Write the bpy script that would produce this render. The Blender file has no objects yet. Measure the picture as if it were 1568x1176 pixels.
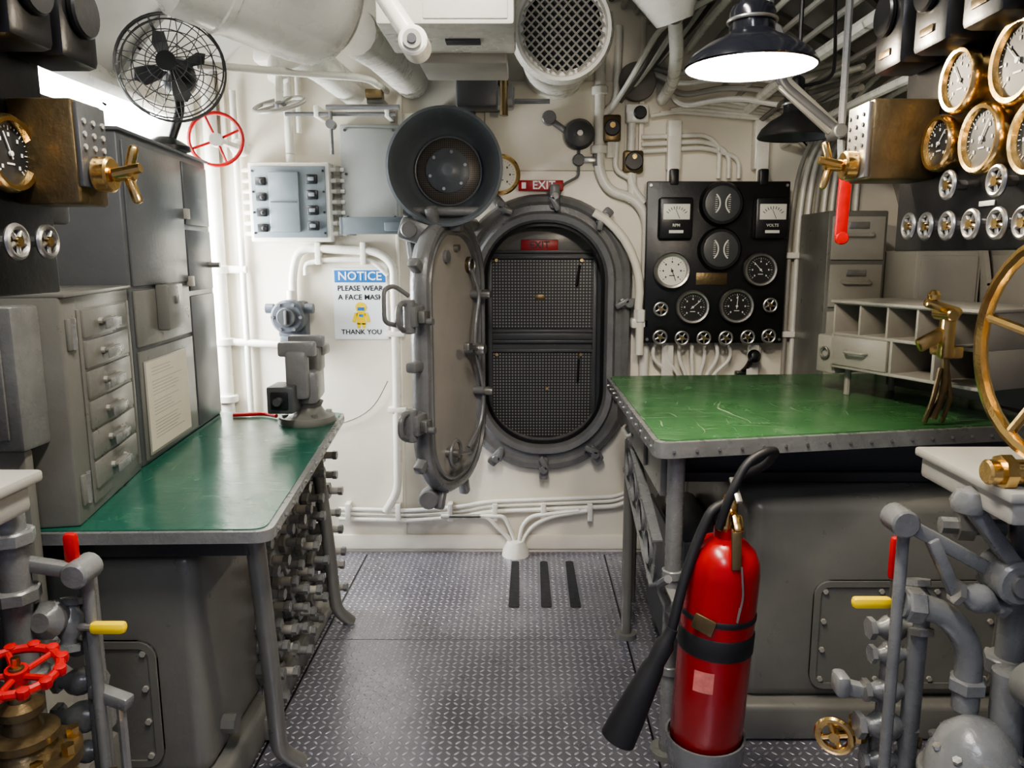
import bpy, bmesh, math, random
from mathutils import Vector, Matrix, Euler
random.seed(7)
V=Vector
pi=math.pi
# ------------------------------------------------------------ materials
def mth(nt,op,a,b=None,c=None):
    n=nt.nodes.new('ShaderNodeMath'); n.operation=op
    for i,v in enumerate((a,b,c)):
        if v is None: continue
        if isinstance(v,(int,float)): n.inputs[i].default_value=v
        else: nt.links.new(v,n.inputs[i])
    return n.outputs[0]
def base(name):
    m=bpy.data.materials.new(name); m.use_nodes=True
    nt=m.node_tree; b=nt.nodes['Principled BSDF']
    tc=nt.nodes.new('ShaderNodeTexCoord')
    return m,nt,b,tc.outputs['Object']
def noise(nt,co,scale,detail=4,rough=.6):
    n=nt.nodes.new('ShaderNodeTexNoise'); n.inputs['Scale'].default_value=scale
    n.inputs['Detail'].default_value=detail; n.inputs['Roughness'].default_value=rough
    nt.links.new(co,n.inputs['Vector']); return n.outputs['Fac']
def ramp(nt,fac,stops):
    r=nt.nodes.new('ShaderNodeValToRGB'); e=r.color_ramp.elements
    while len(e)<len(stops): e.new(.5)
    for i,(p,c) in enumerate(stops):
        e[i].position=p; e[i].color=(c[0],c[1],c[2],1)
    nt.links.new(fac,r.inputs['Fac']); return r.outputs['Color']
def mixc(nt,fac,a,b):
    n=nt.nodes.new('ShaderNodeMix'); n.data_type='RGBA'
    for k,v in ((0,fac),(6,a),(7,b)):
        if isinstance(v,(int,float)): n.inputs[k].default_value=v
        elif isinstance(v,tuple): n.inputs[k].default_value=(v[0],v[1],v[2],1)
        else: nt.links.new(v,n.inputs[k])
    return n.outputs[2]
def bump(nt,b,h,strength,dist=.01):
    n=nt.nodes.new('ShaderNodeBump'); n.inputs['Strength'].default_value=strength
    n.inputs['Distance'].default_value=dist
    nt.links.new(h,n.inputs['Height']); nt.links.new(n.outputs[0],b.inputs['Normal'])
def mat(name,col,rough=.5,metal=0,var=.12,scale=5,bmp=.15,bs=60,emit=0,wear=None,wt=.68,wcol=None):
    m,nt,b,co=base(name)
    f=noise(nt,co,scale)
    lo=tuple(c*(1-var) for c in col); hi=tuple(min(1,c*(1+var)) for c in col)
    c=ramp(nt,f,[(.3,lo),(.7,hi)])
    if wear:
        s=ramp(nt,noise(nt,co,wear,6,.75),[(wt,(0,0,0)),(wt+.03,(.8,.8,.8))])
        c=mixc(nt,s,c,wcol or (.30,.27,.22))
    nt.links.new(c,b.inputs['Base Color'])
    nt.links.new(mth(nt,'ADD',mth(nt,'MULTIPLY',noise(nt,co,scale*2.3),.16),rough-.08),b.inputs['Roughness']); b.inputs['Metallic'].default_value=metal
    if bmp: bump(nt,b,noise(nt,co,bs,3),bmp,.004)
    if emit:
        b.inputs['Emission Color'].default_value=(col[0],col[1],col[2],1)
        b.inputs['Emission Strength'].default_value=emit
    return m
WHITE=mat('white_paint',(.77,.72,.61),.36,0,.07,2.5,.4,14,wear=5,wt=.72,wcol=(.52,.46,.36))
WHITE2=mat('white_paint_clean',(.76,.735,.66),.28,0,.07,5,.2,35,wear=11,wt=.74,wcol=(.40,.34,.26))
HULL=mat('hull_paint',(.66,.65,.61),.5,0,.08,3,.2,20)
HULL_SHADE=mat('hull_paint_shaded',(.34,.32,.28),.5,0,.15,3,.2,20)  # hull paint darkened: shadow over the right side is put into the colour
HULLR=mat('cable_sheath_brown',(.14,.125,.108),.5,0,.2,3,.2,20)
GREY=mat('grey_enamel',(.148,.145,.130),.30,0,.12,4,.14,60,wear=9,wt=.74,wcol=(.30,.28,.24))
GREYP=mat('pipe_grey_enamel',(.165,.166,.162),.28,0,.2,7,.35,40,wear=16,wt=.68,wcol=(.34,.28,.19))
GREYL=mat('light_grey_enamel',(.32,.305,.27),.34,0,.08,4,.12,70,wear=12,wt=.74,wcol=(.16,.14,.11))
GREYD=mat('dark_grey_enamel',(.06,.062,.065),.4,0,.15,4,.15,70)
LOCK=mat('locker_grey',(.088,.092,.096),.33,0,.12,4,.15,60,wear=10,wt=.74,wcol=(.2,.19,.17))
BLUEG=mat('blue_grey_enamel',(.085,.095,.11),.36,0,.12,4,.15,60)
HORN=mat('horn_grey',(.125,.14,.155),.36,0,.12,4,.15,60)
CAST=mat('cast_grey',(.155,.155,.155),.30,0,.2,7,.5,45,wear=15,wt=.70,wcol=(.30,.27,.23))
DOORF=mat('taupe_paint',(.37,.345,.305),.38,0,.08,4,.15,40)
STEELB=mat('panel_blue_steel',(.17,.20,.215),.38,.1,.08,4,.1,60)
PLATE=mat('enclosure_pale_grey',(.36,.37,.35),.4,0,.08,4,.1,60)
BLACK=mat('black_bakelite',(.010,.010,.011),.34,0,.2,5,.1,60)
DIALB=mat('dial_black',(.012,.012,.012),.55,0,.1,5,0)
BLACKM=mat('black_rubber',(.012,.012,.014),.55,0,.2,5,.1,60)
BRASS=mat('polished_brass',(.75,.52,.22),.22,1,.12,9,.15,50)
BRONZE=mat('old_bronze',(.17,.125,.065),.36,.8,.25,9,.3,60)
STEEL=mat('worn_steel',(.38,.37,.35),.33,.85,.2,8,.2,60)
RED=mat('red_enamel',(.33,.004,.006),.24,0,.1,5,.05,60,wear=14,wt=.78,wcol=(.5,.2,.16))
REDP=mat('red_handle',(.46,.010,.010),.35,0,.2,9,.15,60)
YEL=mat('yellow_handle',(.85,.60,.01),.35,0,.05,5,.05,60)
NAVY=mat('navy_enamel',(.012,.013,.018),.16,0,.15,5,.05,60)
PAPER=mat('paper',(.66,.60,.49),.7,0,.05,5,.05,60)
SIGNW=mat('sign_white',(.80,.83,.84),.4,0,.02,5,0)
SIGNB=mat('sign_blue',(.02,.15,.42),.4,0,.02,5,0)
INK=mat('ink_black',(.02,.02,.02),.5,0,.02,5,0)
INKW=mat('ink_white',(.72,.71,.66),.5,0,.02,5,0)
DIALW=mat('dial_white',(.74,.72,.64),.4,0,.03,5,0)
SIGNR=mat('sign_red',(.34,.012,.012),.35,0,.05,5,0)
EMIT=mat('lamp_tube',(1,.98,.95),.4,0,0,5,0,60,8)
BULB=mat('lamp_bulb',(1,.93,.80),.4,0,0,5,0,60,25)
SHADEW=mat('lamp_inner_enamel',(.9,.88,.82),.3,0,.02,5,0)
LABEL=mat('worn_label',(.55,.16,.14),.5,0,.3,30,0)
def green(name,c0,c1,amt,sc_col,bl):
    m,nt,b,co=base(name)
    c=ramp(nt,noise(nt,co,3.5,5),[(.3,c0),(.7,c1)])
    wp=nt.nodes.new('ShaderNodeTexNoise'); wp.inputs['Scale'].default_value=3; nt.links.new(co,wp.inputs['Vector'])
    av=nt.nodes.new('ShaderNodeVectorMath'); av.operation='MULTIPLY_ADD'; nt.links.new(wp.outputs['Color'],av.inputs[0]); av.inputs[1].default_value=(.16,.16,0); nt.links.new(co,av.inputs[2])
    mask=noise(nt,co,2.6,3)
    for i,(rot,sc,th) in enumerate(((.5,(.8,34,1),.62),(-.5,(30,1.1,1),.63),(1.1,(1.2,44,1),.63),(.15,(38,1.6,1),.63),(2.2,(2.0,60,1),.63))):
        mp=nt.nodes.new('ShaderNodeMapping'); mp.inputs['Scale'].default_value=sc; mp.inputs['Rotation'].default_value=(0,0,rot); mp.inputs['Location'].default_value=(i*3.1,i*1.7,0)
        nt.links.new(av.outputs[0],mp.inputs['Vector'])
        s=ramp(nt,noise(nt,mp.outputs[0],2.2,4,.6),[(th+.03,(0,0,0)),(th+.09,(amt,amt,amt))])
        s2=mth(nt,'MULTIPLY',s,ramp(nt,mask,[(.35,(.15,.15,.15)),(.62,(1,1,1))]))
        c=mixc(nt,s2,c,sc_col)
    blot=ramp(nt,noise(nt,co,7,7,.75),[(.55,(0,0,0)),(.75,(bl,bl,bl))])
    c=mixc(nt,blot,c,(.13,.22,.13))
    nt.links.new(c,b.inputs['Base Color'])
    nt.links.new(mth(nt,'ADD',mth(nt,'MULTIPLY',noise(nt,co,5),.28),.10),b.inputs['Roughness'])
    bump(nt,b,noise(nt,co,6,5),.2,.012)
    return m
GREEN=green('green_linoleum_dark',(.012,.075,.052),(.020,.118,.080),.45,(.22,.38,.30),.5)
GREEN2=green('green_linoleum_worn',(.035,.115,.040),(.065,.185,.068),.75,(.42,.52,.36),.55)
def lattice(name,axes,sp,kind,c_hi,c_lo,metal,rough,bstr,a=.42,bb=.17):
    m,nt,b,co=base(name)
    sx=nt.nodes.new('ShaderNodeSeparateXYZ'); nt.links.new(co,sx.inputs[0])
    u=mth(nt,'DIVIDE',mth(nt,'ADD',sx.outputs[axes[0]],100.0),sp)
    v=mth(nt,'DIVIDE',mth(nt,'ADD',sx.outputs[axes[1]],100.0),sp)
    fu=mth(nt,'SUBTRACT',mth(nt,'FRACT',u),.5); fv=mth(nt,'SUBTRACT',mth(nt,'FRACT',v),.5)
    if kind=='diamond':
        par=mth(nt,'MODULO',mth(nt,'ADD',mth(nt,'FLOOR',u),mth(nt,'FLOOR',v)),2.0)
        p=mth(nt,'MULTIPLY',mth(nt,'ADD',fu,fv),.7071); q=mth(nt,'MULTIPLY',mth(nt,'SUBTRACT',fu,fv),.7071)
        A=mth(nt,'ADD',mth(nt,'POWER',mth(nt,'DIVIDE',mth(nt,'ABSOLUTE',p),a),2.0),mth(nt,'POWER',mth(nt,'DIVIDE',mth(nt,'ABSOLUTE',q),bb),2.0))
        Bb=mth(nt,'ADD',mth(nt,'POWER',mth(nt,'DIVIDE',mth(nt,'ABSOLUTE',q),a),2.0),mth(nt,'POWER',mth(nt,'DIVIDE',mth(nt,'ABSOLUTE',p),bb),2.0))
        d=mth(nt,'ADD',mth(nt,'MULTIPLY',A,par),mth(nt,'MULTIPLY',Bb,mth(nt,'SUBTRACT',1.0,par)))
    else:
        d=mth(nt,'ADD',mth(nt,'POWER',mth(nt,'DIVIDE',mth(nt,'ABSOLUTE',fu),a),2.0),mth(nt,'POWER',mth(nt,'DIVIDE',mth(nt,'ABSOLUTE',fv),a),2.0))
    h=mth(nt,'SUBTRACT',1.0,d); hn=h.node; hn.use_clamp=True
    h2=mth(nt,'POWER',h,.5)
    f=noise(nt,co,2.2,6,.65)
    cl=ramp(nt,f,[(.35,tuple(c*.68 for c in c_lo)),(.65,c_lo)])
    c=mixc(nt,h2,cl,c_hi)
    nt.links.new(c,b.inputs['Base Color'])
    b.inputs['Metallic'].default_value=metal
    r=mth(nt,'ADD',mth(nt,'MULTIPLY',noise(nt,co,4,5),.30),rough-.15); nt.links.new(r,b.inputs['Roughness'])
    if bstr: bump(nt,b,h2,bstr,.0035)
    return m
FLOOR=lattice('diamond_plate',(0,1),.028,'diamond',(.70,.69,.76),(.36,.355,.41),.72,.29,1.0)
PERF=lattice('perforated_steel',(0,2),.0165,'dot',(.27,.26,.24),(.03,.032,.034),.2,.45,.0,.33)
PERFH=lattice('horn_mesh',(0,2),.009,'dot',(.02,.02,.02),(.19,.17,.15),.3,.45,0,.34)
GRIP=mat('grip_tape',(.025,.025,.027),.85,0,.4,40,.6,300)

# ------------------------------------------------------------ builder
def frame(o,x,y):
    x=V(x).normalized(); y=V(y).normalized(); z=x.cross(y).normalized()
    return Matrix(((x.x,y.x,z.x,o[0]),(x.y,y.y,z.y,o[1]),(x.z,y.z,z.z,o[2]),(0,0,0,1)))
def FW(x,y,z): return frame((x,y,z),(1,0,0),(0,0,1))       # faces -Y (the room)
def FR(x,y,z): return frame((x,y,z),(0,-1,0),(0,0,1))      # faces -X
def FL(x,y,z): return frame((x,y,z),(0,1,0),(0,0,1))       # faces +X
def axm(c,axis):
    q=V(axis).normalized().to_track_quat('Z','Y'); return Matrix.Translation(V(c))@q.to_matrix().to_4x4()
_bc={}
def bevbox(sx,sy,sz,bv,seg):
    k=(round(sx,4),round(sy,4),round(sz,4),round(bv,4),seg)
    if k in _bc: return _bc[k]
    t=bmesh.new(); bmesh.ops.create_cube(t,size=1)
    for v in t.verts: v.co=V((v.co.x*sx,v.co.y*sy,v.co.z*sz))
    if bv>0:
        bv=min(bv,.49*min(sx,sy,sz))
        bmesh.ops.bevel(t,geom=t.edges[:],offset=bv,segments=seg,affect='EDGES',profile=.5)
    t.verts.index_update()
    r=([v.co.copy() for v in t.verts],[[v.index for v in f.verts] for f in t.faces]); t.free()
    _bc[k]=r; return r
def fillet(pts,rad,n=5):
    pts=[V(p) for p in pts]
    if rad<=0 or len(pts)<3: return pts
    out=[pts[0]]
    for i in range(1,len(pts)-1):
        a,b,c=pts[i-1],pts[i],pts[i+1]
        d1=(a-b); d2=(c-b); l=min(rad,d1.length*.48,d2.length*.48)
        p=b+d1.normalized()*l; q=b+d2.normalized()*l
        for k in range(n+1):
            t=k/n; out.append(p*(1-t)**2+b*2*t*(1-t)+q*t*t)
    out.append(pts[-1]); return out
class B:
    def __init__(s,name,M=None):
        s.n=name; s.bm=bmesh.new(); s.ms=[]; s.M=M or Matrix.Identity(4)
    def geo(s,vs,fs,m,M=None):
        T=s.M@M if M is not None else s.M
        if m not in s.ms: s.ms.append(m)
        mi=s.ms.index(m)
        nv=[s.bm.verts.new(T@V(v)) for v in vs]
        for f in fs:
            try:
                fc=s.bm.faces.new([nv[i] for i in f]); fc.material_index=mi; fc.smooth=True
            except ValueError: pass
    def box(s,c,size,m,bv=.004,rot=None,seg=2):
        vs,fs=bevbox(size[0],size[1],size[2],bv,seg)
        M=Matrix.Translation(V(c))
        if rot is not None: M=M@Euler(rot).to_matrix().to_4x4()
        s.geo(vs,fs,m,M)
    def bb(s,x0,x1,y0,y1,z0,z1,m,bv=.004,seg=2):
        s.box(((x0+x1)/2,(y0+y1)/2,(z0+z1)/2),(abs(x1-x0),abs(y1-y0),abs(z1-z0)),m,bv,None,seg)
    def bar(s,p,q,w,h,m,bv=.006):
        p=V(p);q=V(q); M=axm((p+q)/2,q-p); vs,fs=bevbox(w,h,(q-p).length,bv,2); s.geo(vs,fs,m,M)
    def lathe(s,c,axis,prof,m,seg=24):
        vs=[];fs=[];rings=[]
        for r,z in prof:
            if r<1e-6: vs.append((0,0,z)); rings.append([len(vs)-1])
            else:
                st=len(vs)
                for k in range(seg):
                    a=2*pi*k/seg; vs.append((r*math.cos(a),r*math.sin(a),z))
                rings.append(list(range(st,st+seg)))
        for i in range(len(rings)-1):
            A,Bq=rings[i],rings[i+1]
            if len(A)==1 and len(Bq)==1: continue
            for k in range(seg):
                k2=(k+1)%seg
                if len(A)==1: fs.append([A[0],Bq[k],Bq[k2]])
                elif len(Bq)==1: fs.append([A[k],A[k2],Bq[0]])
                else: fs.append([A[k],A[k2],Bq[k2],Bq[k]])
        s.geo(vs,fs,m,axm(c,axis))
    def cyl(s,p0,p1,r,m,r1=None,seg=16,bv=0):
        p0=V(p0);p1=V(p1);L=(p1-p0).length; r1=r if r1 is None else r1
        if bv: pr=[(0,0),(r-bv,0),(r,bv),(r1,L-bv),(r1-bv,L),(0,L)]
        else: pr=[(0,0),(r,0),(r1,L),(0,L)]
        s.lathe(p0,p1-p0,pr,m,seg)
    def tube(s,pts,r,m,rad=0,seg=8,closed=False):
        P=fillet(pts,rad) if not closed else [V(p) for p in pts]
        n=len(P); vs=[];fs=[]
        T=[]
        for i in range(n):
            if closed: t=P[(i+1)%n]-P[i-1]
            else: t=P[min(i+1,n-1)]-P[max(i-1,0)]
            T.append(t.normalized())
        up=V((0,0,1)) if abs(T[0].z)<.9 else V((1,0,0))
        nrm=(up-T[0]*up.dot(T[0])).normalized()
        for i in range(n):
            nrm=(nrm-T[i]*nrm.dot(T[i])).normalized(); bn=T[i].cross(nrm)
            for k in range(seg):
                a=2*pi*k/seg; vs.append(P[i]+(nrm*math.cos(a)+bn*math.sin(a))*r)
        for i in range(n if closed else n-1):
            j=(i+1)%n
            for k in range(seg):
                k2=(k+1)%seg; fs.append([i*seg+k,i*seg+k2,j*seg+k2,j*seg+k])
        if not closed:
            fs.append(list(range(seg))[::-1]); fs.append([(n-1)*seg+k for k in range(seg)])
        s.geo(vs,fs,m)
    def torus(s,c,axis,R,r,m,seg=32,rs=8,a0=0,a1=2*pi):
        M=axm(c,axis); full=abs(a1-a0-2*pi)<1e-4
        n=seg if full else seg+1
        pts=[M@V((R*math.cos(a0+(a1-a0)*k/seg),R*math.sin(a0+(a1-a0)*k/seg),0)) for k in range(n)]
        s.tube(pts,r,m,0,rs,closed=full)
    def arc(s,c,R,r,m,a0,a1,n=12):
        s.tube([(c[0]+R*math.cos(a0+(a1-a0)*k/n),c[1]+R*math.sin(a0+(a1-a0)*k/n),c[2]) for k in range(n+1)],r,m,0,6)
    def prism(s,pts,z0,z1,m):
        n=len(pts); vs=[(p[0],p[1],z0) for p in pts]+[(p[0],p[1],z1) for p in pts]
        fs=[list(range(n))[::-1],list(range(n,2*n))]
        for i in range(n): j=(i+1)%n; fs.append([i,j,n+j,n+i])
        s.geo(vs,fs,m)
    def loop(s,path,prof,m,closed=False,fill=False):
        n=len(path); k=len(prof); vs=[];fs=[]
        for (x,y,nx,ny) in path:
            for o,z in prof: vs.append((x+nx*o,y+ny*o,z))
        for i in range(n):
            j=(i+1)%n
            for q in range(k if closed else k-1):
                q2=(q+1)%k; fs.append([i*k+q,j*k+q,j*k+q2,i*k+q2])
        s.geo(vs,fs,m)
    def text(s,st,size,c,m,ext=.0008,align='CENTER',rot=0):
        cu=bpy.data.curves.new('t','FONT'); cu.body=st; cu.size=size; cu.align_x=align; cu.align_y='CENTER'; cu.extrude=ext; cu.resolution_u=2; cu.offset=size*.014
        ob=bpy.data.objects.new('t',cu); bpy.context.scene.collection.objects.link(ob)
        bpy.context.view_layer.update()
        me=ob.evaluated_get(bpy.context.evaluated_depsgraph_get()).to_mesh()
        vs=[v.co.copy() for v in me.vertices]; fs=[list(p.vertices) for p in me.polygons]
        s.geo(vs,fs,m,Matrix.Translation(V(c))@Matrix.Rotation(rot,4,'Z'))
        bpy.data.objects.remove(ob); bpy.data.curves.remove(cu)
    def bolt(s,c,axis,r,m):
        s.cyl(c,V(c)+V(axis).normalized()*r*.9,r,m,seg=6)
    def wheel(s,c,axis,R,r,m,sp=4,hub=None,mh=None,dish=0):
        mh=mh or m; M=axm(c,axis); hub=hub or R*.22
        s.torus(c,axis,R,r,m)
        z=M.to_3x3()@V((0,0,1))
        s.cyl(V(c)-z*(r*1.2+dish),V(c)+z*(r*1.2-dish*.5),hub,mh,seg=14)
        for k in range(sp):
            a=2*pi*k/sp+.4
            s.tube([V(c)-z*dish*.7+M.to_3x3()@V((hub*.7*math.cos(a),hub*.7*math.sin(a),0)),M@V((R*math.cos(a),R*math.sin(a),0))],r*.7,m)
    def gauge(s,c,r,rim,face,ink,ang=.8,h=.03):
        x,y,z=c
        s.lathe(c,(0,0,1),[(r*1.05,0),(r*1.05,h*.6),(r*1.16,h*.6),(r*1.16,h*.95),(r*1.08,h*1.15),(r*.95,h*1.1),(r*.9,h*.8)],rim,32)
        s.lathe((x,y,z+h*.82),(0,0,1),[(r*.93,0),(0,0)],face,32)
        zz=z+h*.85
        for k in range(25):
            a=pi*1.25-1.5*pi*k/24
            L=.13*r if k%4==0 else .06*r
            w=.03*r if k%4==0 else .016*r
            s.box((x+math.cos(a)*(r*.82-L/2),y+math.sin(a)*(r*.82-L/2),zz),(L,w,.0008),ink,0,(0,0,a))
            if k%4==0:
                s.box((x+math.cos(a)*r*.56,y+math.sin(a)*r*.56,zz),(r*.08,r*.11,.0008),ink,0)
        s.box((x+math.cos(ang)*r*.25,y+math.sin(ang)*r*.25,zz+.002),(r*.85,r*.04,.001),ink,0,(0,0,ang))
        s.cyl((x,y,zz),(x,y,zz+.004),r*.08,ink,seg=10)
        s.box((x,y-r*.3,zz),(r*.35,r*.05,.0008),ink,0)
    def valve(s,c,axis,r,m,ms):
        a=V(axis).normalized(); c=V(c)
        s.lathe(c-a*r*2.2,a,[(0,0),(r*.9,0),(r*.9,r*.5),(r*.65,r*.55),(r*.65,r*.9),(r*1.15,r*1.6),(r*1.25,r*2.2),(r*1.15,r*2.8),(r*.65,r*3.5),(r*.65,r*3.85),(r*.9,r*3.9),(r*.9,r*4.4),(0,r*4.4)],m,12)
        s.cyl(c-a*r*2.25,c-a*r*1.75,r*1.05,ms,seg=6); s.cyl(c+a*r*1.75,c+a*r*2.25,r*1.05,m,seg=6)
    def done(s,sharp=40):
        bmesh.ops.recalc_face_normals(s.bm,faces=s.bm.faces[:])
        me=bpy.data.meshes.new(s.n)
        lo=V((min(v.co.x for v in s.bm.verts),min(v.co.y for v in s.bm.verts),min(v.co.z for v in s.bm.verts)))
        hi=V((max(v.co.x for v in s.bm.verts),max(v.co.y for v in s.bm.verts),max(v.co.z for v in s.bm.verts)))
        c=(lo+hi)/2; c.z=lo.z
        for v in s.bm.verts: v.co-=c
        s.bm.to_mesh(me); s.bm.free()
        for m in s.ms: me.materials.append(m)
        me.set_sharp_from_angle(angle=math.radians(sharp))
        ob=bpy.data.objects.new(s.n,me); ob.location=c
        bpy.context.scene.collection.objects.link(ob); return ob
def stad(hw,hh,r,n=10,cx=0,cy=0):
    out=[]
    for q,(sx,sy) in enumerate(((1,1),(-1,1),(-1,-1),(1,-1))):
        for k in range(n+1):
            a=q*pi/2+pi/2*k/n
            out.append((cx+sx*(hw-r)+r*math.cos(a),cy+sy*(hh-r)+r*math.sin(a),math.cos(a),math.sin(a)))
    return out
def rpoly(pts,rad,n=5):
    P=[V((p[0],p[1],0)) for p in pts]; N=len(P); out=[]
    for i in range(N):
        a,b,c=P[i-1],P[i],P[(i+1)%N]
        p=b+(a-b).normalized()*rad; q=b+(c-b).normalized()*rad
        for k in range(n+1):
            t=k/n; w=p*(1-t)**2+b*2*t*(1-t)+q*t*t; out.append((w.x,w.y))
    return out

# ------------------------------------------------------------ room shell
HX,HZ=.10,1.19   # hatch centre
OPN=stad(.31,.575,.29,12)
SEC=[(2.0,0),(2.06,.55),(2.06,1.0),(1.98,1.6),(1.8,2.15),(1.45,2.6),(.85,2.95),(0,3.1)]
Y0,Y1=-1.2,4.0
f=B('floor'); f.bb(-2.0,2.0,Y0,Y1,-.04,0,FLOOR,0)
f.done()
f=B('trim_floor_seams')
for x in (-.855,.43):
    f.bb(x-.004,x+.004,Y0,3.95,0,.0012,BLACK,0)
    for k in range(26):
        for dx in (-.03,.03):
            f.cyl((x+dx,.9+k*.12,0),(x+dx,.9+k*.12,.002),.006,STEEL,seg=8)
f.bb(-.855,.43,3.02,3.024,0,.0008,GREYD,0)
f.done()
def wall_back():
    bm=bmesh.new()
    full=[(-x,z) for x,z in SEC[:-1]]+[(0,3.1)]+[(x,z) for x,z in SEC[:-1][::-1]]
    o=[bm.verts.new((x,4.0,z)) for x,z in full]
    i=[bm.verts.new((HX+p[0],4.0,HZ+p[1])) for p in OPN]
    es=[bm.edges.new((o[k],o[(k+1)%len(o)])) for k in range(len(o))]
    ie=[]
    for k in range(len(i)): ie.append(bm.edges.new((i[k],i[(k+1)%len(i)])))
    bmesh.ops.triangle_fill(bm,use_beauty=True,use_dissolve=False,edges=es+ie)
    b2=[bm.verts.new((v.co.x,4.18,v.co.z)) for v in i]
    for k in range(len(i)):
        k2=(k+1)%len(i); bm.faces.new((i[k],i[k2],b2[k2],b2[k]))
    me=bpy.data.meshes.new('wall_back'); bm.to_mesh(me); bm.free(); me.materials.append(WHITE)
    ob=bpy.data.objects.new('wall_back',me); bpy.context.scene.collection.objects.link(ob)
wall_back()
def strip(name,sec,m):
    b=B(name)
    P=fillet([(x,0,z) for x,z in sec],.25,5)
    vs=[];fs=[]
    for p in P:
        vs.append((p.x,Y0,p.z)); vs.append((p.x,Y1,p.z))
    for i in range(len(P)-1): fs.append([2*i,2*i+1,2*i+3,2*i+2])
    b.geo(vs,fs,m); return b.done()
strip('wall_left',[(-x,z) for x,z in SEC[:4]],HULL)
strip('wall_right',[(x,z) for x,z in SEC[:4]],HULL_SHADE)
b=B('ceiling')
for sx,mm in ((-1,HULL),(1,HULL_SHADE)):
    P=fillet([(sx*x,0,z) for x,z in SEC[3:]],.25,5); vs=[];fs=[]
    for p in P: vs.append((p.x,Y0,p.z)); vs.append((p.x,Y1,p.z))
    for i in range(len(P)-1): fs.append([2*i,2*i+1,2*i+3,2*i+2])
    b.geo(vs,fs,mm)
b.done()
b=B('trim_hull_ribs')
full=[(-x,z) for x,z in SEC[:-1]]+[(0,3.1)]+[(x,z) for x,z in SEC[:-1][::-1]]
for y in (.3,1.05,1.8,2.55,3.3):
    P=fillet([(x*.985,y,z-.02) for x,z in full],.2,4)
    for q in range(len(P)-1):
        a,c=P[q],P[q+1]; d=(c-a); mid=(a+c)/2
        ang=math.atan2(d.z,d.x)
        b.box(mid,(d.length+.01,.07,.02),HULL if mid.x<0 else HULL_SHADE,0,(0,-ang,0))
b.done()
b=B('trim_bulkhead_stiffeners')
for x in (-1.5,-.62,.58):
    b.bb(x-.012,x+.012,3.975,4.0,2.05,2.75,WHITE,.003)
b.bb(-1.9,1.9,3.985,4.0,.02,.10,WHITE,.004)
b.bb(-.62,-.30,3.98,4.0,1.95,2.3,WHITE,.01)
b.bb(-.2,.5,3.985,4.0,2.02,2.45,WHITE,.02)
b.bb(-.66,-.64,3.985,4.0,.1,1.9,WHITE,.006)
b.done()
for x in (-.05,.10,.235):
    b=B('anti_slip_strip'); b.prism(rpoly([(x-.025,3.32),(x+.025,3.32),(x+.02,3.86),(x-.02,3.86)],.015),0,.003,GRIP); b.done()

# ------------------------------------------------------------ hatch frame
b=B('hatch_frame',FW(HX,4.0,HZ))
b.loop(OPN,[(0,-.15),(0,.06),(.012,.085),(.04,.09),(.055,.06),(.085,.055),(.10,.07),(.125,.06),(.14,.03),(.14,0)],CAST)
b.loop(OPN,[(.0,.04),(-.018,.045),(-.018,.02),(0,.015)],BLACK)
for a,x,y,L in ((.9,.30,.60,.10),(2.3,-.22,.66,.10),(-.9,.27,-.62,.10),(-2.3,-.25,-.64,.1),(0,.43,.17,.1),(0,.43,-.3,.1),(1.57,0.05,.70,.12),(-1.57,.0,-.70,.12)):
    b.box((x,y,.06),(L,.05,.05),CAST,.012,(0,0,a))
    b.cyl((x,y,.07),(x,y,.11),.022,CAST,seg=12,bv=.004)
    b.box((x-.035*math.cos(a),y-.035*math.sin(a),.1),(.08,.03,.02),CAST,.008,(0,0,a+.5))
b.done()
b=B('screen_door',FW(HX,4.10,HZ))
b.prism([(p[0],p[1]) for p in stad(.325,.59,.30,12)],-.03,-.02,GREYD)
b.bb(-.28,.262,.025,.385,-.02,-.012,PERF,0)
b.bb(-.28,.262,-.57,-.11,-.02,-.012,PERF,0)
for z in (.40,.43,.01,-.045,-.095): b.bb(-.30,.285,z-.008,z+.008,-.02,.004,GREYD,.003)
b.bb(-.30,.285,-.035,.0,-.02,-.004,GREYD,.002)
b.bb(-.25,.25,.42,.55,-.02,-.008,GREY,.003)
for x in (-.285,.272): b.bb(x-.011,x+.011,-.56,.44,-.02,.006,GREYD,.003)
b.bb(-.12,.075,.435,.492,-.01,.0,SIGNR,.003)
b.text('EXIT',.052,(-.022,.463,.001),INK)
for x,z in ((-.25,.385),(.20,.385),(-.25,-.115),(.20,-.115),(.02,-.3)):
    b.cyl((x,z,-.01),(x,z,.008),.009,BRASS,seg=10)
b.box((-.02,.19,-.01),(.05,.03,.006),BRONZE,.002)
b.tube([(.19,.36,0),(.175,.25,.01)],.007,BLACK); b.tube([(.19,-.14,0),(.185,-.26,.01)],.007,BLACK)
b.done()

# ------------------------------------------------------------ hatch door (open)
DM=frame((-.335,3.57,1.135),(.32,.95,0),(0,0,1))
b=B('hatch_door',DM)
OUT=stad(.335,.625,.30,12)
b.loop(OUT,[(-.05,-.055),(-.008,-.05),(0,-.04),(.012,-.02),(.012,.012),(0,.03),(-.02,.034),(-.028,.02),(-.04,.02),(-.048,.03),(-.06,.03),(-.07,.0)],CAST)
b.prism([(p[0]-p[2]*.065,p[1]-p[3]*.065) for p in OUT],-.05,.004,DOORF)
for x,y,a in ((-.31,.40,2.6),(-.16,.60,2.0),(.12,.62,1.4),(-.30,-.42,-2.6),(-.14,-.62,-2.0),(.12,-.63,-1.3),(-.34,.20,pi),(-.34,-.22,pi),(-.34,0,pi)):
    b.box((x+math.cos(a)*.03,y+math.sin(a)*.03,-.01),(.10,.045,.05),CAST,.012,(0,0,a))
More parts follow.
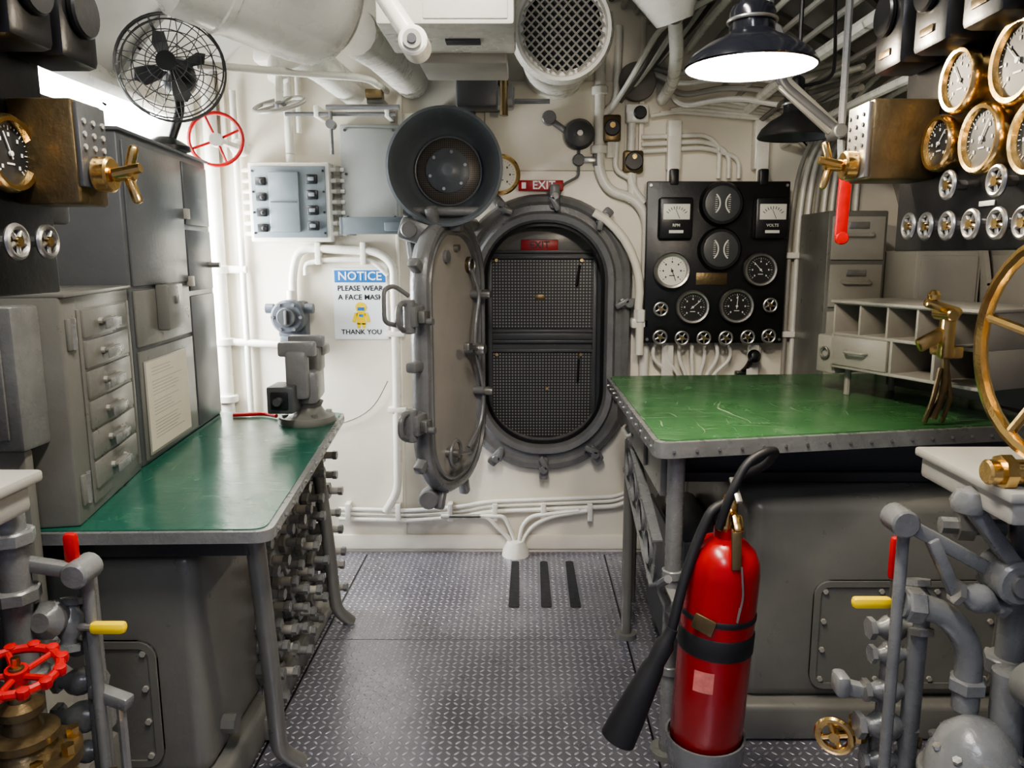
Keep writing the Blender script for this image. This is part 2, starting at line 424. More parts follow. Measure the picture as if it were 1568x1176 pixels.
for y in (.215,-.245):
    b.bb(-.44,-.34,y-.045,y+.045,-.045,.03,CAST,.012)
    b.cyl((-.42,y-.07,-.01),(-.42,y+.07,-.01),.026,CAST,seg=12,bv=.005)
    b.box((-.40,y,.05),(.06,.05,.03),STEEL,.006)
    b.cyl((-.40,y-.02,.05),(-.40,y-.02,.09),.015,CAST,seg=10)
    b.tube([(-.36,y+.04,.0),(-.47,y+.06,-.02),(-.50,y+.03,-.02),(-.50,y-.03,-.02),(-.45,y-.055,-.02)],.012,CAST,.03)
b.tube([(-.40,.30,-.02),(-.47,.345,-.05),(-.54,.33,-.06),(-.54,.20,-.06),(-.46,.18,-.04)],.010,CAST,.03)
b.tube([(.16,.40,.03),(.22,.28,.05),(.16,.16,.05),(.14,.02,.05),(.22,-.12,.05),(.26,-.22,.05),(.22,-.36,.05),(.10,-.46,.03)],.010,CAST,.06)
for (x,y,r) in ((.22,.28,.022),(.14,.02,.03),(.24,-.2,.02)):
    b.cyl((x,y,0),(x,y,.06),r,CAST,seg=14,bv=.004)
    b.lathe((x,y,.06),(0,0,1),[(r*.9,0),(r*1.1,.02),(r*.8,.045),(0,.05)],STEEL,14)
b.tube([(.14,.02,.07),(.0,.05,.08)],.012,STEEL); b.box((-.01,.05,.08),(.05,.035,.03),STEEL,.006)
b.cyl((.18,.42,0),(.18,.42,.02),.04,BRONZE,seg=18,bv=.004); b.torus((.18,.42,.025),(0,0,1),.035,.006,STEEL)
b.cyl((-.08,.46,.0),(-.08,.46,.02),.03,CAST,seg=16,bv=.003)
b.torus((-.10,-.44,.05),(0,0,1),.06,.009,CAST); b.cyl((-.10,-.44,0),(-.10,-.44,.07),.02,STEEL,seg=12)
b.tube([(-.10,-.44,.06),(.05,-.47,.06)],.009,CAST)
b.cyl((.02,.5,0),(.02,.5,.03),.015,STEEL,seg=10)
b.done()
b=B('hinge_bracket')
b.tube([(-.26,3.96,1.75),(-.33,3.75,1.76),(-.40,3.5,1.74),(-.47,3.42,1.60),(-.43,3.38,1.5)],.035,CAST,.08,10)
b.tube([(-.52,3.5,1.78),(-.50,3.46,1.6),(-.46,3.38,1.45)],.022,CAST,.05)
b.box((-.47,3.45,1.70),(.16,.12,.10),CAST,.02,(0,.3,0)); b.cyl((-.50,3.36,1.71),(-.50,3.44,1.71),.035,CAST,bv=.005)
b.tube([(-.26,3.96,.58),(-.34,3.7,.56),(-.42,3.42,.52)],.022,CAST,.05)
b.cyl((-.44,3.36,.50),(-.44,3.44,.50),.045,CAST,bv=.006)
b.box((-.40,3.5,.53),(.10,.14,.05),CAST,.015)
b.bb(-.88,-.50,3.72,3.74,1.70,1.78,STEELB,.004); b.bb(-.66,-.54,3.68,3.72,1.715,1.755,STEELB,.004)
b.bb(-.88,-.86,3.72,4.0,1.70,1.78,STEELB,.004)
b.done()

# ------------------------------------------------------------ alarm horn
b=B('warning_horn')
c=(-.345,3.78,1.975)
b.lathe(c,(0,-1,0),[(0,0),(.10,0),(.12,.03),(.16,.08),(.205,.20),(.238,.33),(.252,.37),(.252,.385),(.24,.39),(.230,.375),(.215,.32),(.185,.24),(.165,.20),(.15,.19)],HORN,56)
b.lathe((c[0],c[1]-.19,c[2]),(0,-1,0),[(.152,0),(.13,.02),(.09,.03)],PERFH,40)
b.lathe((c[0],c[1]-.215,c[2]),(0,-1,0),[(.098,0),(.098,.014),(.080,.022),(.055,.030),(.03,.05),(.02,.05),(0,.045)],HORN,32)
for k in range(6):
    a=k*pi/3+.3; b.bolt((c[0]+.082*math.cos(a),c[1]-.235,c[2]+.082*math.sin(a)),(0,-1,0),.008,STEEL)
b.torus((c[0],c[1]-.20,c[2]),(0,-1,0),.150,.005,HORN,40)
b.cyl((c[0],c[1],c[2]),(c[0],3.99,c[2]),.07,BLUEG)
b.bb(c[0]-.10,c[0]+.10,3.93,4.0,c[2]+.05,c[2]+.35,BLUEG,.01)
b.bb(c[0]-.05,c[0]+.06,3.5,3.9,c[2]-.27,c[2]-.21,CAST,.012)
b.cyl((-.53,3.44,1.79),(-.20,3.44,1.79),.02,CAST)
b.done()

# ------------------------------------------------------------ breaker panel
b=B('breaker_panel',FW(-1.165,4.0,1.86))
b.box((0,0,.05),(.40,.385,.10),WHITE2,.008)
b.box((0,0,.104),(.365,.345,.01),STEELB,.003)
b.box((-.02,.0,.115),(.15,.29,.02),STEELB,.006)
b.box((-.02,.0,.128),(.13,.005,.004),GREYD,0)
for k in range(4):
    z=.10-.075*k
    b.box((-.135,z,.115),(.05,.04,.01),BLACK,.003); b.cyl((-.135,z,.11),(-.115,z-.005,.145),.010,GREYD,seg=10)
    b.box((.12,z+.01,.12),(.055,.045,.02),BLACK,.006); b.box((.12,z+.01,.135),(.03,.018,.01),STEELB,.003)
for sx in (-1,1):
    for k in (-.15,-.05,.05,.15): b.bolt((sx*.174,k,.109),(0,0,1),.006,BLACK)
for k in range(7):
    z=.16-.052*k
    b.cyl((.20,z,.05),(.265,z,.05),.011,WHITE2,seg=10); b.cyl((.225,z,.05),(.245,z,.05),.019,GREYL,seg=6)
    b.cyl((-.20,z,.05),(-.245,z,.05),.011,WHITE2,seg=10)
b.cyl((0,.195,.05),(0,.235,.05),.022,WHITE2)
b.done()
# ------------------------------------------------------------ signs
b=B('notice_sign',FW(-.85,3.995,1.352))
b.box((0,0,0),(.28,.365,.004),SIGNW,0)
b.box((0,.142,.003),(.262,.062,.002),SIGNB,0)
b.text('NOTICE',.062,(0,.142,.005),SIGNW)
b.text('PLEASE WEAR',.038,(0,.080,.003),INK); b.text('A FACE MASK',.038,(0,.034,.003),INK)
b.text('THANK YOU',.036,(0,-.146,.003),INK)
b.lathe((0,-.018,.003),(0,0,1),[(.028,0),(.028,.001),(0,.001)],YEL,20)
b.box((0,-.025,.005),(.034,.016,.001),SIGNB,0)
b.box((0,-.075,.003),(.046,.062,.002),YEL,.0); b.box((-.032,-.07,.003),(.016,.05,.002),YEL,0,(0,0,-.3)); b.box((.032,-.07,.003),(.016,.05,.002),YEL,0,(0,0,.3))
b.box((-.013,-.112,.003),(.016,.026,.002),YEL,0); b.box((.013,-.112,.003),(.016,.026,.002),YEL,0)
b.box((0,-.06,.005),(.02,.012,.001),SIGNB,0)
b.done()
b=B('exit_sign',FW(.08,3.96,1.945))
b.box((0,0,0),(.225,.052,.025),SIGNR,.004); b.box((-.085,0,.013),(.022,.03,.002),SIGNW,.0)
b.text('EXIT',.056,(.015,0,.014),SIGNW); b.box((-.09,0,-.025),(.01,.03,.05),GREY,.002); b.box((.09,0,-.025),(.01,.03,.05),GREY,.002)
b.done()

# ------------------------------------------------------------ instrument panel on back wall
b=B('instrument_panel',FW(.955,3.90,1.56))
b.box((0,0,0),(.705,.80,.03),BLACK,.006)
for sx in (-.22,.22):
    b.bb(sx-.03,sx+.03,.32,.62,-.03,-.022,WHITE2,.003); b.bb(sx-.03,sx+.03,-.62,-.38,-.03,-.022,WHITE2,.003)
    b.bb(sx-.022,sx+.022,.38,.46,-.03,.02,BLACK,.008)
    b.bb(sx-.02,sx+.02,.30,.34,-.098,-.02,GREY,.003); b.bb(sx-.02,sx+.02,-.34,-.30,-.098,-.02,GREY,.003)
for sx,ms in ((-.215,'RPM'),(.255,'VOLTS')):
    b.box((sx,.22,.04),(.165,.20,.06),BLACK,.012)
    b.box((sx,.25,.072),(.13,.075,.004),DIALW,.002)
    for k in range(9):
        a=pi*.8-pi*.6*k/8; b.box((sx+.055*math.cos(a),.215+.055*math.sin(a),.075),(.014,.003,.001),INK,0,(0,0,a))
    b.box((sx+.005,.24,.076),(.05,.002,.001),INK,0,(0,0,2.0))
    b.box((sx,.155,.073),(.07,.014,.002),INKW,0)
    b.text(ms,.02,(sx,.185,.073),INKW)
for y in (.29,.07):
    x=.01
    b.lathe((x,y,.015),(0,0,1),[(.108,0),(.108,.03),(.098,.045),(.0,.045)],BLACK,36)
    b.lathe((x,y,.06),(0,0,1),[(.085,0),(.085,.004),(.078,.006),(0,.006)],GREYD,36)
    b.arc((x+.072,y,.069),.058,.004,DIALW,pi-.85,pi+.85); b.arc((x-.072,y,.069),.058,.004,DIALW,-.85,.85)
    for k in range(7):
        b.box((x+.032,y-.03+.01*k,.068),(.012,.0025,.001),INKW,0); b.box((x-.032,y-.03+.01*k,.068),(.012,.0025,.001),INKW,0)
b.gauge((-.225,-.035,.015),.078,STEEL,DIALW,INK,-1.2,.045)
b.gauge((.215,-.03,.015),.072,STEEL,DIALB,INKW,2.3,.04)
b.gauge((-.115,-.215,.015),.073,STEEL,DIALB,INKW,.7,.04)
b.gauge((.105,-.21,.015),.075,STEEL,DIALB,INKW,1.5,.04)
b.box((-.02,-.075,.018),(.155,.06,.004),BRONZE,.001)
for x,y in ((-.275,-.225),(.27,-.205),(-.275,-.365),(-.165,-.37),(-.055,-.37),(.055,-.37),(.165,-.365),(.27,-.36)):
    b.cyl((x,y,.015),(x,y,.05),.014,STEEL,seg=10)
    b.wheel((x,y,.055),(0,0,1),.032,.0065,STEEL,5,.010,BRASS)
for x in (-.335,.335):
    for y in (-.38,.38): b.bolt((x,y,.015),(0,0,1),.008,STEEL)
b.done()

# ------------------------------------------------------------ conduits on the back wall
b=B('wall_conduits')
W=3.965
def cond(pts,r=.016,m=WHITE2,rad=.08,y=W):
    P=[(p[0],y if len(p)==2 else p[2],p[1]) for p in pts]
    b.tube(P,r,m,rad,10)
def clip(x,z,r=.024,v=True,y=W):
    if v: b.bb(x-r*1.6,x+r*1.6,y-.022,4.0,z-.014,z+.014,WHITE2,.004)
    else: b.bb(x-.014,x+.014,y-.022,4.0,z-r*1.6,z+r*1.6,WHITE2,.004)
for dz,r in ((0,.013),(.03,.010),(.055,.012)):
    cond([(-1.0,.20+dz),(-.62,.19+dz),(-.35,.21+dz),(-.2,.24+dz),(.50,.27+dz),(.62,.34+dz),(.62,.7)],r,WHITE2,.06)
for x in (-.95,-.68,-.4,-.16,.1,.35): clip(x,.24,.03,False)
for i,x in enumerate((-.10,-.055,-.01,.035)):
    cond([(x*.5-.03,.0),(x*.4-.03,.08),(x*1.2+.0,.17),(x*2.5+.06,.22),(.3+x,.25)] if i>1 else [(x*.5-.03,0),(x*.4-.03,.08),(x*1.5,.16),(x*2,.22),(-.35+x,.22)],.012,WHITE2,.05,3.95)
b.lathe((-.05,3.955,.0),(0,0,1),[(.075,0),(.07,.03),(.045,.08),(0,.09)],WHITE2,14)
cond([(.56,.0),(.56,.30)],.02)
cond([(-1.56,.65),(-1.56,2.6)],.035); cond([(-1.66,.2),(-1.66,2.5)],.025); cond([(-1.44,.3),(-1.44,2.4)],.016)
for z in (1.53,1.16,.86): b.cyl((-1.56,W,z-.02),(-1.56,W,z+.02),.055,WHITE2,bv=.005)
cond([(-1.56,1.16),(-1.2,1.14)],.02); cond([(-1.56,1.53),(-1.42,1.53)],.02)
cond([(-1.19,1.36),(-1.19,1.50),(-1.15,1.64),(-.75,1.62),(-.67,1.56),(-.67,1.0),(-.68,.35),(-.75,.24)],.022)
cond([(-1.12,1.50),(-1.12,1.56),(-1.0,1.58),(-.78,1.58),(-.70,1.5)],.013)
for x in (-1.05,-.82): clip(x,1.61,.035,False)
clip(-.67,1.2,.03); clip(-.67,.8,.03)
cond([(-1.17,2.10),(-1.17,2.55),(-1.25,2.75)],.022); cond([(-1.12,2.2),(-1.12,2.6)],.012)
cond([(-.72,.95),(-.80,.80),(-.95,.72),(-1.2,.70)],.003,GREY,.1,3.98)
cond([(.37,2.6),(.37,2.02),(.42,1.92),(.56,1.88),(.62,1.78),(.62,1.0),(.62,.8)],.026,WHITE2,.08)
cond([(.46,2.7),(.45,2.35),(.40,2.3),(.37,2.2)],.018)
cond([(.53,2.3),(.53,1.95),(.60,1.86)],.02); cond([(.46,2.2),(.45,2.02),(.53,1.98)],.014)
for z in (2.12,2.4): b.cyl((.37,W,z-.02),(.37,W,z+.02),.04,WHITE2,bv=.004)
P=[]
for k in range(9):
    a=1.15-1.3*k/8; P.append((HX+.40*math.cos(a)+.08,3.90,HZ+.22+.44*math.sin(a)))
P+=[(.585,3.90,1.25),(.585,3.9,1.1)]
b.tube(P,.022,WHITE,0,10)
b.box((.585,3.93,1.26),(.09,.09,.05),WHITE2,.01); b.cyl((.585,3.9,1.27),(.585,3.9,1.33),.032,WHITE2,seg=6)
for i in range(5):
    cond([(.62+.05*i,2.28+.015*i),(.75+.05*i,2.30+.015*i),(1.25,2.26+.012*i),(1.42,2.12)],.010,WHITE2,.08)
for i in range(3):
    cond([(.58,2.18-.035*i),(.9,2.19-.03*i),(.97+.05*i,2.14-.03*i),(.97+.05*i,1.98)],.012,WHITE2,.06)
for x in (.74,1.17): b.bb(x-.035,x+.035,3.93,4.0,2.02,2.26,WHITE2,.012)
for i in range(7):
    x=.68+.06*i
    cond([(x,1.18),(x+.01*(i-3),1.08),(.78+.03*i,.98),(.76+.03*i,.3)],.010,WHITE2,.06,3.93)
cond([(1.22,1.2),(1.2,.9)],.014)
b.bb(.62,1.25,3.97,4.0,.93,.98,WHITE2,.01)
b.done()
b=B('cable_bundle')
for i in range(9):
    x=1.34+.040*i
    b.tube([(x,3.95,.9),(x,3.95,1.75+.03*i),(x+.02,3.93,2.05+.02*i),(1.42+.03*i,3.4,2.45-.045*i),(1.44+.03*i,1.0,2.44-.045*i),(1.44+.03*i,-1,2.44-.045*i)],.012,WHITE2 if i%3 else HULL_SHADE,.18,8)
for z in (1.2,1.6): b.bb(1.31,1.68,3.925,4.0,z-.015,z+.015,WHITE2,.004)
b.done()
b=B('ceiling_cables')
for i in range(15):
    x=.48+.062*i; z=2.99-.034*i-(.0 if i<5 else .021*(i-4))
    r=random.choice((.012,.018,.026))
    b.tube([(x-.06,3.98,z-.16),(x-.04,3.7,z-.12),(x,3.2,z-.09),(x+.03,2,z-.08),(x+.03,-1,z-.08)],r,random.choice((HULL_SHADE,HULLR,HULLR,WHITE2)),.2,8)
for i in range(6):
    b.tube([(.42+.05*i,3.97,2.30+.05*i),(.50+.06*i,3.88,2.42+.05*i),(.60+.06*i,3.6,2.60+.04*i),(.9+.05*i,3.3,2.70)],.013,(WHITE2,HULLR)[i%2],.1,8)
for i in range(4):
    b.tube([(.58+.04*i,3.97,2.52-.03*i),(.75,3.9,2.46-.05*i),(1.0,3.85,2.50-.05*i),(1.25,3.7,2.42-.05*i),(1.38,3.3,2.4-.04*i)],.014,(HULL_SHADE,WHITE2)[i%2],.12,8)
for y in (3.6,2.9,2.2):
    b.box((1.05,y,2.68),(.9,.05,.02),HULLR,.003,(0,.48,0))
b.done()
b=B('overhead_funnel_duct')
b.lathe((.56,3.05,2.46),(-.35,-.25,1),[(.07,0),(.075,.01),(.16,.18),(.17,.40),(.17,.5)],WHITE2,32)
b.tube([(.56,3.05,2.47),(.60,3.2,2.38),(.66,3.6,2.36),(.68,3.98,2.36)],.028,WHITE2,.1,12)
b.done()
# small wall devices
b=B('alarm_bell',FW(.27,3.98,2.19))
b.cyl((0,0,-.02),(0,0,.03),.04,BLACK); b.lathe((0,0,.02),(0,0,1),[(.072,0),(.075,.02),(.06,.045),(.02,.055),(0,.055)],GREYD,28)
b.torus((0,0,.045),(0,0,1),.066,.005,CAST)
b.cyl((0,0,.07),(0,0,.085),.014,STEEL); b.box((-.11,.05,.01),(.13,.03,.02),CAST,.006,(0,0,-.6)); b.cyl((-.15,.08,-.02),(-.15,.08,.04),.035,CAST,bv=.004)
b.cyl((0,-.12,-.01),(0,-.12,.03),.03,GREYD,seg=12,bv=.003); b.tube([(0,-.07,.01),(0,-.2,.01),(-.08,-.24,.01),(-.10,-.30,.01)],.007,CAST,.02)
b.box((.06,-.12,.02),(.08,.03,.03),STEEL,.006); b.cyl((.09,-.15,.02),(.09,-.09,.02),.018,CAST)
b.done()
b=B('rotary_switch',FW(.43,3.97,2.22))
b.box((0,0,0),(.09,.13,.06),BRONZE,.012); b.cyl((0,0,.03),(0,0,.05),.04,BLACK,seg=24,bv=.005); b.cyl((0,.01,.05),(0,.01,.062),.014,BRASS)
b.cyl((0,-.065,0),(0,-.14,0),.026,WHITE2,seg=8)
b.done()
b=B('rotary_switch',FW(.54,3.97,2.06))
b.box((0,0,0),(.10,.11,.06),BRONZE,.012); b.cyl((0,0,.03),(0,0,.06),.045,BLACK,seg=24,bv=.005); b.cyl((0,.02,.06),(0,.02,.07),.012,BRASS); b.cyl((0,-.055,0),(0,-.20,0),.022,WHITE2)
b.done()
b=B('push_button_box',FW(.555,3.965,2.29))
b.box((0,0,0),(.11,.09,.06),WHITE2,.012); b.cyl((.01,0,.03),(.01,0,.05),.032,BLACK,bv=.005)
b.done()
b=B('round_vent_plate',FW(.55,3.96,2.44))
b.lathe((0,0,-.04),(0,0,1),[(.085,0),(.095,.04),(.09,.06),(.075,.055),(0,.055)],HULLR,32)
b.done()
b=B('brass_porthole_gauge',FW(-.12,3.9,1.99))
b.cyl((0,0,-.10),(0,0,0),.03,GREY); b.gauge((0,0,0),.085,BRASS,DIALW,INK,1.9,.03)
b.done()
b=B('ventilation_rod')
b.tube([(-1.15,3.85,2.27),(-.62,3.85,2.27)],.010,CAST); b.tube([(-.95,3.84,2.30),(-.60,3.84,2.30)],.012,CAST)
for x in (-1.0,-.66): b.bb(x-.012,x+.012,3.84,4.0,2.255,2.31,WHITE2,.004)
b.cyl((-.93,3.82,2.22),(-.93,3.87,2.22),.022,CAST); b.tube([(-.93,3.84,2.28),(-.93,3.84,2.08)],.009,CAST)
b.box((-.72,3.86,2.36),(.08,.08,.04),BRONZE,.006); b.bb(-.76,-.68,3.86,4.0,2.32,2.345,GREY,.004)
b.tube([(-.30,3.86,2.33),(.12,3.86,2.33)],.012,CAST); b.box((-.10,3.88,2.35),(.10,.10,.10),CAST,.015); b.bb(-.14,-.06,3.9,4.0,2.31,2.37,CAST,.004)
b.cyl((-.1,3.84,2.26),(-.1,3.84,2.42),.02,BRONZE,seg=12)
b.done()
b=B('fuse_enclosure',FW(-.77,3.975,2.0))
b.box((0,0,0),(.30,.48,.045),PLATE,.012); b.box((0,0,.024),(.26,.44,.006),PLATE,.003)
for x in (-.12,.12):
    for y in (-.21,0,.21): b.bolt((x,y,.027),(0,0,1),.007,GREYD)
b.done()
b=B('searchlight_fitting',FW(-1.19,3.90,1.275))
b.box((0,0,-.06),(.15,.19,.08),BLUEG,.02); b.cyl((0,.02,-.03),(0,.02,.06),.085,BLUEG,seg=28,bv=.012); b.cyl((0,.02,.06),(0,.02,.075),.05,GREYD,bv=.006); b.box((0,.02,.08),(.014,.07,.014),CAST,.004)
b.cyl((-.08,.06,0),(-.12,.06,0),.025,BLUEG); b.cyl((.08,.06,0),(.12,.06,0),.025,BLUEG)
for k in range(6):
    a=k*pi/3; b.bolt((.07*math.cos(a),.02+.07*math.sin(a),.06),(0,0,1),.009,CAST)
b.cyl((0,.10,-.03),(0,.15,-.03),.022,WHITE2); b.box((0,-.10,0),(.10,.05,.08),BLUEG,.012); b.cyl((-.04,-.14,.0),(.04,-.14,0),.02,CAST)
b.box((0,0,-.09),(.08,.08,.03),WHITE2,.004)
b.done()
b=B('telephone_handset',FW(1.16,3.93,1.11))
b.lathe((0,-.02,.05),(0,.3,1),[(0,0),(.028,.005),(.034,.03),(.02,.055),(0,.06)],BLACK,20); b.tube([(0,-.02,.05),(-.01,-.08,.0),(-.02,-.12,-.07)],.014,BLACK,.03)
b.box((-.02,-.12,-.04),(.08,.03,.05),BLACK,.008)
b.done()

# ------------------------------------------------------------ handwheels at upper left
b=B('red_handwheel')
b.wheel((-1.375,3.55,2.11),(.15,-1,.1),.115,.0085,REDP,4,.03,WHITE2,.02)
b.tube([(-1.375,3.56,2.11),(-1.40,3.98,2.12)],.016,WHITE2)
b.cyl((-1.39,3.85,2.12),(-1.39,3.93,2.12),.04,WHITE2,bv=.005)
b.done()
b=B('valve_handwheel')
b.wheel((-1.13,3.7,2.285),(-.15,-.45,1),.115,.010,GREYL,5,.03,CAST)
b.tube([(-1.13,3.7,2.29),(-1.17,3.85,2.5),(-1.2,3.98,2.6)],.02,WHITE2,.04); b.cyl((-1.16,3.8,2.42),(-1.17,3.85,2.52),.05,WHITE2,seg=12,bv=.006)
b.box((-1.2,3.93,2.55),(.20,.14,.08),WHITE2,.02)
b.done()

# ------------------------------------------------------------ overhead: barrel duct, box, vent
b=B('overhead_air_duct')
b.lathe((-1.78,2.15,2.80),(1.15,.95,-.30),[(0,0),(.20,0),(.20,.60),(.215,.605),(.215,.655),(.20,.66),(.20,.80),(.225,.86),(.25,.88),(.25,1.02),(.258,1.025),(.258,1.045),(.25,1.05),(.25,1.30),(.24,1.38),(.20,1.44),(.12,1.48),(0,1.49)],WHITE2,56)
b.tube([(-.95,3.3,2.42),(-.9,3.5,2.42),(-.85,3.98,2.40)],.07,WHITE2,.1,14)
b.tube([(-.62,2.95,2.4),(-.58,3.3,2.42),(-.56,3.98,2.45)],.085,WHITE2,.1,16)
b.tube([(-1.25,3.1,2.32),(-1.0,3.3,2.34),(-.7,3.6,2.38),(-.68,3.98,2.4)],.016,WHITE2,.1,10)
b.done()
b=B('ventilation_box')
b.bb(-.44,-.03,2.4,2.74,2.27,2.62,WHITE2,.012)
b.bb(-.30,-.05,2.395,2.41,2.285,2.5,WHITE2,.004)
b.bb(-.36,-.06,2.74,3.0,2.24,2.29,GREYL,.008); b.bb(-.25,-.14,2.55,2.60,2.262,2.272,GREYD,.002)
b.bb(-.30,-.15,2.9,4.0,2.42,2.52,GREYD,.006); b.bb(-.33,-.12,3.85,4.0,2.3,2.6,GREYD,.01); b.bb(-.28,-.17,3.83,3.87,2.36,2.50,CAST,.003)
b.bb(-.30,-.12,3.5,3.62,2.24,2.5,GREYD,.012)
b.bb(-.44,-.03,2.45,2.7,2.62,3.05,WHITE2,.01)
b.done()
b=B('ventilation_outlet')
vc=V((.145,3.12,2.455)); ax=V((0,-1,-.22)).normalized()
b.lathe(vc-ax*.0,ax,[(.15,-.01),(.165,-.01),(.172,.02),(.185,.02),(.185,.0),(.2,-.03),(.205,-.12),(.19,-.24),(.14,-.33),(.05,-.37),(0,-.37)],WHITE2,48)
b.lathe(vc,ax,[(.16,-.05),(0,-.05)],BLACK,32)
Mv=axm(vc,ax)
for sgn in (-1,1):
    for k in range(-6,7):
        o=k*.0245; h=math.sqrt(max(0,.16**2-o*o))
        c_,s_=math.cos(sgn*pi/4),math.sin(sgn*pi/4)
        p=Mv@V((c_*o-s_*h,s_*o+c_*h,.002)); q=Mv@V((c_*o+s_*h,s_*o-c_*h,.002))
        b.tube([p,q],.0038,GREYL,0,4)
b.tube([(.145,3.45,2.5),(.15,3.98,2.52)],.16,WHITE2,.1,28)
b.done()
b=B('overhead_lever')
b.tube([(-.52,2.25,2.62),(-.42,2.2,2.35),(-.30,2.15,2.17)],.026,WHITE2,.05,12)
b.cyl((-.29,2.10,2.15),(-.29,2.20,2.15),.038,WHITE2,seg=28,bv=.006); b.cyl((-.29,2.09,2.15),(-.29,2.10,2.15),.024,GREYL,seg=20); b.cyl((-.29,2.085,2.15),(-.29,2.09,2.15),.012,GREYD,seg=12)
b.box((-.52,2.25,2.66),(.10,.12,.10),WHITE2,.02); b.tube([(-.52,2.25,2.65),(-.52,2.25,3.03)],.03,WHITE2)
b.done()

# ------------------------------------------------------------ pendant lamps
def pendant(name,x,y,z,s,m_out,lit,cord=2.9):
    b=B(name)
    b.lathe((x,y,z),(0,0,1),[(.158*s,0),(.162*s,.004),(.158*s,.012),(.145*s,.03),(.11*s,.055),(.065*s,.075),(.055*s,.085),(.055*s,.13),(.048*s,.145),(.03*s,.15),(.03*s,.19),(.02*s,.2),(0,.2)],m_out,48)
    b.lathe((x,y,z),(0,0,1),[(.157*s,.002),(.142*s,.027),(.107*s,.05),(.06*s,.068),(0,.07)],SHADEW if lit else GREYD,48)
    b.torus((x,y,z+.11),(0,0,1),.057*s,.005,STEEL)
    if lit: b.lathe((x,y,z+.068),(0,0,-1),[(.02,0),(.022,.015),(.036,.04),(.034,.055),(.02,.066),(0,.068)],BULB,20)
    b.tube([(x,y,z+.19),(x,y,cord)],.008,BLACK)
    b.tube([(x+.02,y,z+.17),(x+.12,y,z+.19),(x+.14,y+.05,z+.3),(x+.10,y+.05,cord)],.006,BLACK,.05)
    b.done()
pendant('pendant_lamp',.557,2.0,2.055,1.0,NAVY,True)
pendant('pendant_lamp',.93,2.75,2.0,.78,BLACK,False,2.90)
b=B('overhead_crank_arm')
b.tube([(.74,2.5,2.26),(.80,2.5,2.12),(.97,2.5,1.99)],.016,GREYD,.03,10)
b.box((.88,2.5,2.06),(.22,.02,.05),GREY,.008,(0,.7,0))
b.cyl((.975,2.46,1.98),(.975,2.54,1.98),.022,STEEL,bv=.004)
b.tube([(.99,2.5,2.85),(.99,2.5,1.95),(1.0,2.49,1.84)],.012,GREYP,.05)
b.box((1.005,2.485,1.76),(.040,.018,.20),REDP,.008,(0,.02,0)); b.cyl((1.007,2.475,1.655),(1.007,2.495,1.655),.021,REDP,bv=.003)
b.tube([(.74,2.5,2.26),(.74,2.5,2.9)],.02,CAST)
b.cyl((.74,2.44,2.25),(.74,2.56,2.25),.04,CAST,bv=.006); b.tube([(.70,2.42,2.22),(.63,2.38,2.14)],.008,REDP)
b.done()

# ------------------------------------------------------------ LEFT: desk
b=B('workbench')
top=[(-1.75,1.86),(-.655,1.89),(-.815,3.42),(-1.75,3.42)]
b.prism(rpoly(top,.05),.866,.897,GREYP)
ins=[(-1.74,1.875),(-.675,1.905),(-.83,3.405),(-1.74,3.405)]
b.prism(rpoly(ins,.045),.88,.900,GREEN)
b.prism(rpoly([(-1.72,1.95),(-.74,1.97),(-.89,3.36),(-1.72,3.36)],.02),.80,.866,GREYD)
for k in range(14):
    t=k/13; b.cyl((-.660-.155*t,1.96+1.4*t,.883),(-.652-.155*t,1.96+1.4*t,.883),.006,STEEL,seg=8)
for x0_,y0_,x1_,y1_ in ((-.735,1.99,-.745,2.2),(-.86,3.05,-.80,3.16)):
    b.tube([(x0_,y0_,.86),(x0_*.5+x1_*.5,y0_*.6+y1_*.4,.4),(x1_-.02,y1_-.03,.08),(x1_+.03,y1_+.02,.004)],.026,GREY,.15,14)
b.tube([(-.86,3.05,.12),(-1.2,3.05,.12)],.012,GREYL); b.bb(-1.6,-1.55,2.0,3.3,0,.86,GREYD,.01)
b.tube([(-1.0,3.2,.0),(-1.0,3.2,.84)],.02,GREY)
b.done()
b=B('drawer_cabinet',frame((-1.16,1.92,.90),(-.11,.55,0),(0,0,1)))
b.bb(0,.56,0,.60,-.50,0,GREY,.008)
b.bb(.0,.56,.595,.607,-.52,.012,GREY,.004)
b.bb(.10,.50,.03,.56,0,.006,GREY,.003)
for k in range(6):
    z=.52-.083*k
    b.bb(.115,.485,z-.037,z+.037,.004,.013,GREY,.003)
    b.box((.29,z,.022),(.12,.012,.02),GREY,.005); b.box((.29,z-.010,.034),(.13,.026,.006),GREYP,.003)
    b.cyl((.235,z,.012),(.235,z,.022),.009,GREYL,seg=8); b.cyl((.345,z,.012),(.345,z,.022),.009,GREYL,seg=8)
for z in (.09,.50): b.bb(.02,.08,z-.04,z+.04,0,.008,GREY,.002); b.cyl((.05,z-.04,.008),(.05,z+.04,.008),.007,GREYP,seg=8)
b.bb(.515,.53,.03,.56,0,.008,GREY,.002)
b.done()
b=B('storage_locker',frame((-1.275,2.49,.90),(-.09,.89,0),(0,0,1)))
b.bb(0,.90,0,1.09,-.42,0,LOCK,.008)
b.bb(-.01,.91,1.085,1.097,-.43,.012,LOCK,.004)
b.bb(.02,.56,.60,1.06,0,.008,LOCK,.003); b.bb(.58,.88,.56,.80,0,.008,LOCK,.003); b.bb(.58,.88,.82,1.06,0,.008,LOCK,.003)
b.bb(.02,.56,.40,.585,0,.008,GREY,.003); b.bb(.02,.56,.015,.385,0,.008,GREY,.003); b.bb(.58,.88,.015,.54,0,.008,LOCK,.003)
b.bb(.20,.36,.44,.60,.008,.05,GREY,.006); b.box((.28,.545,.055),(.03,.03,.012),STEEL,.003)
b.bb(.04,.46,.03,.35,.010,.014,GREYL,.001); b.bb(.05,.45,.04,.345,.014,.0155,PAPER,0)
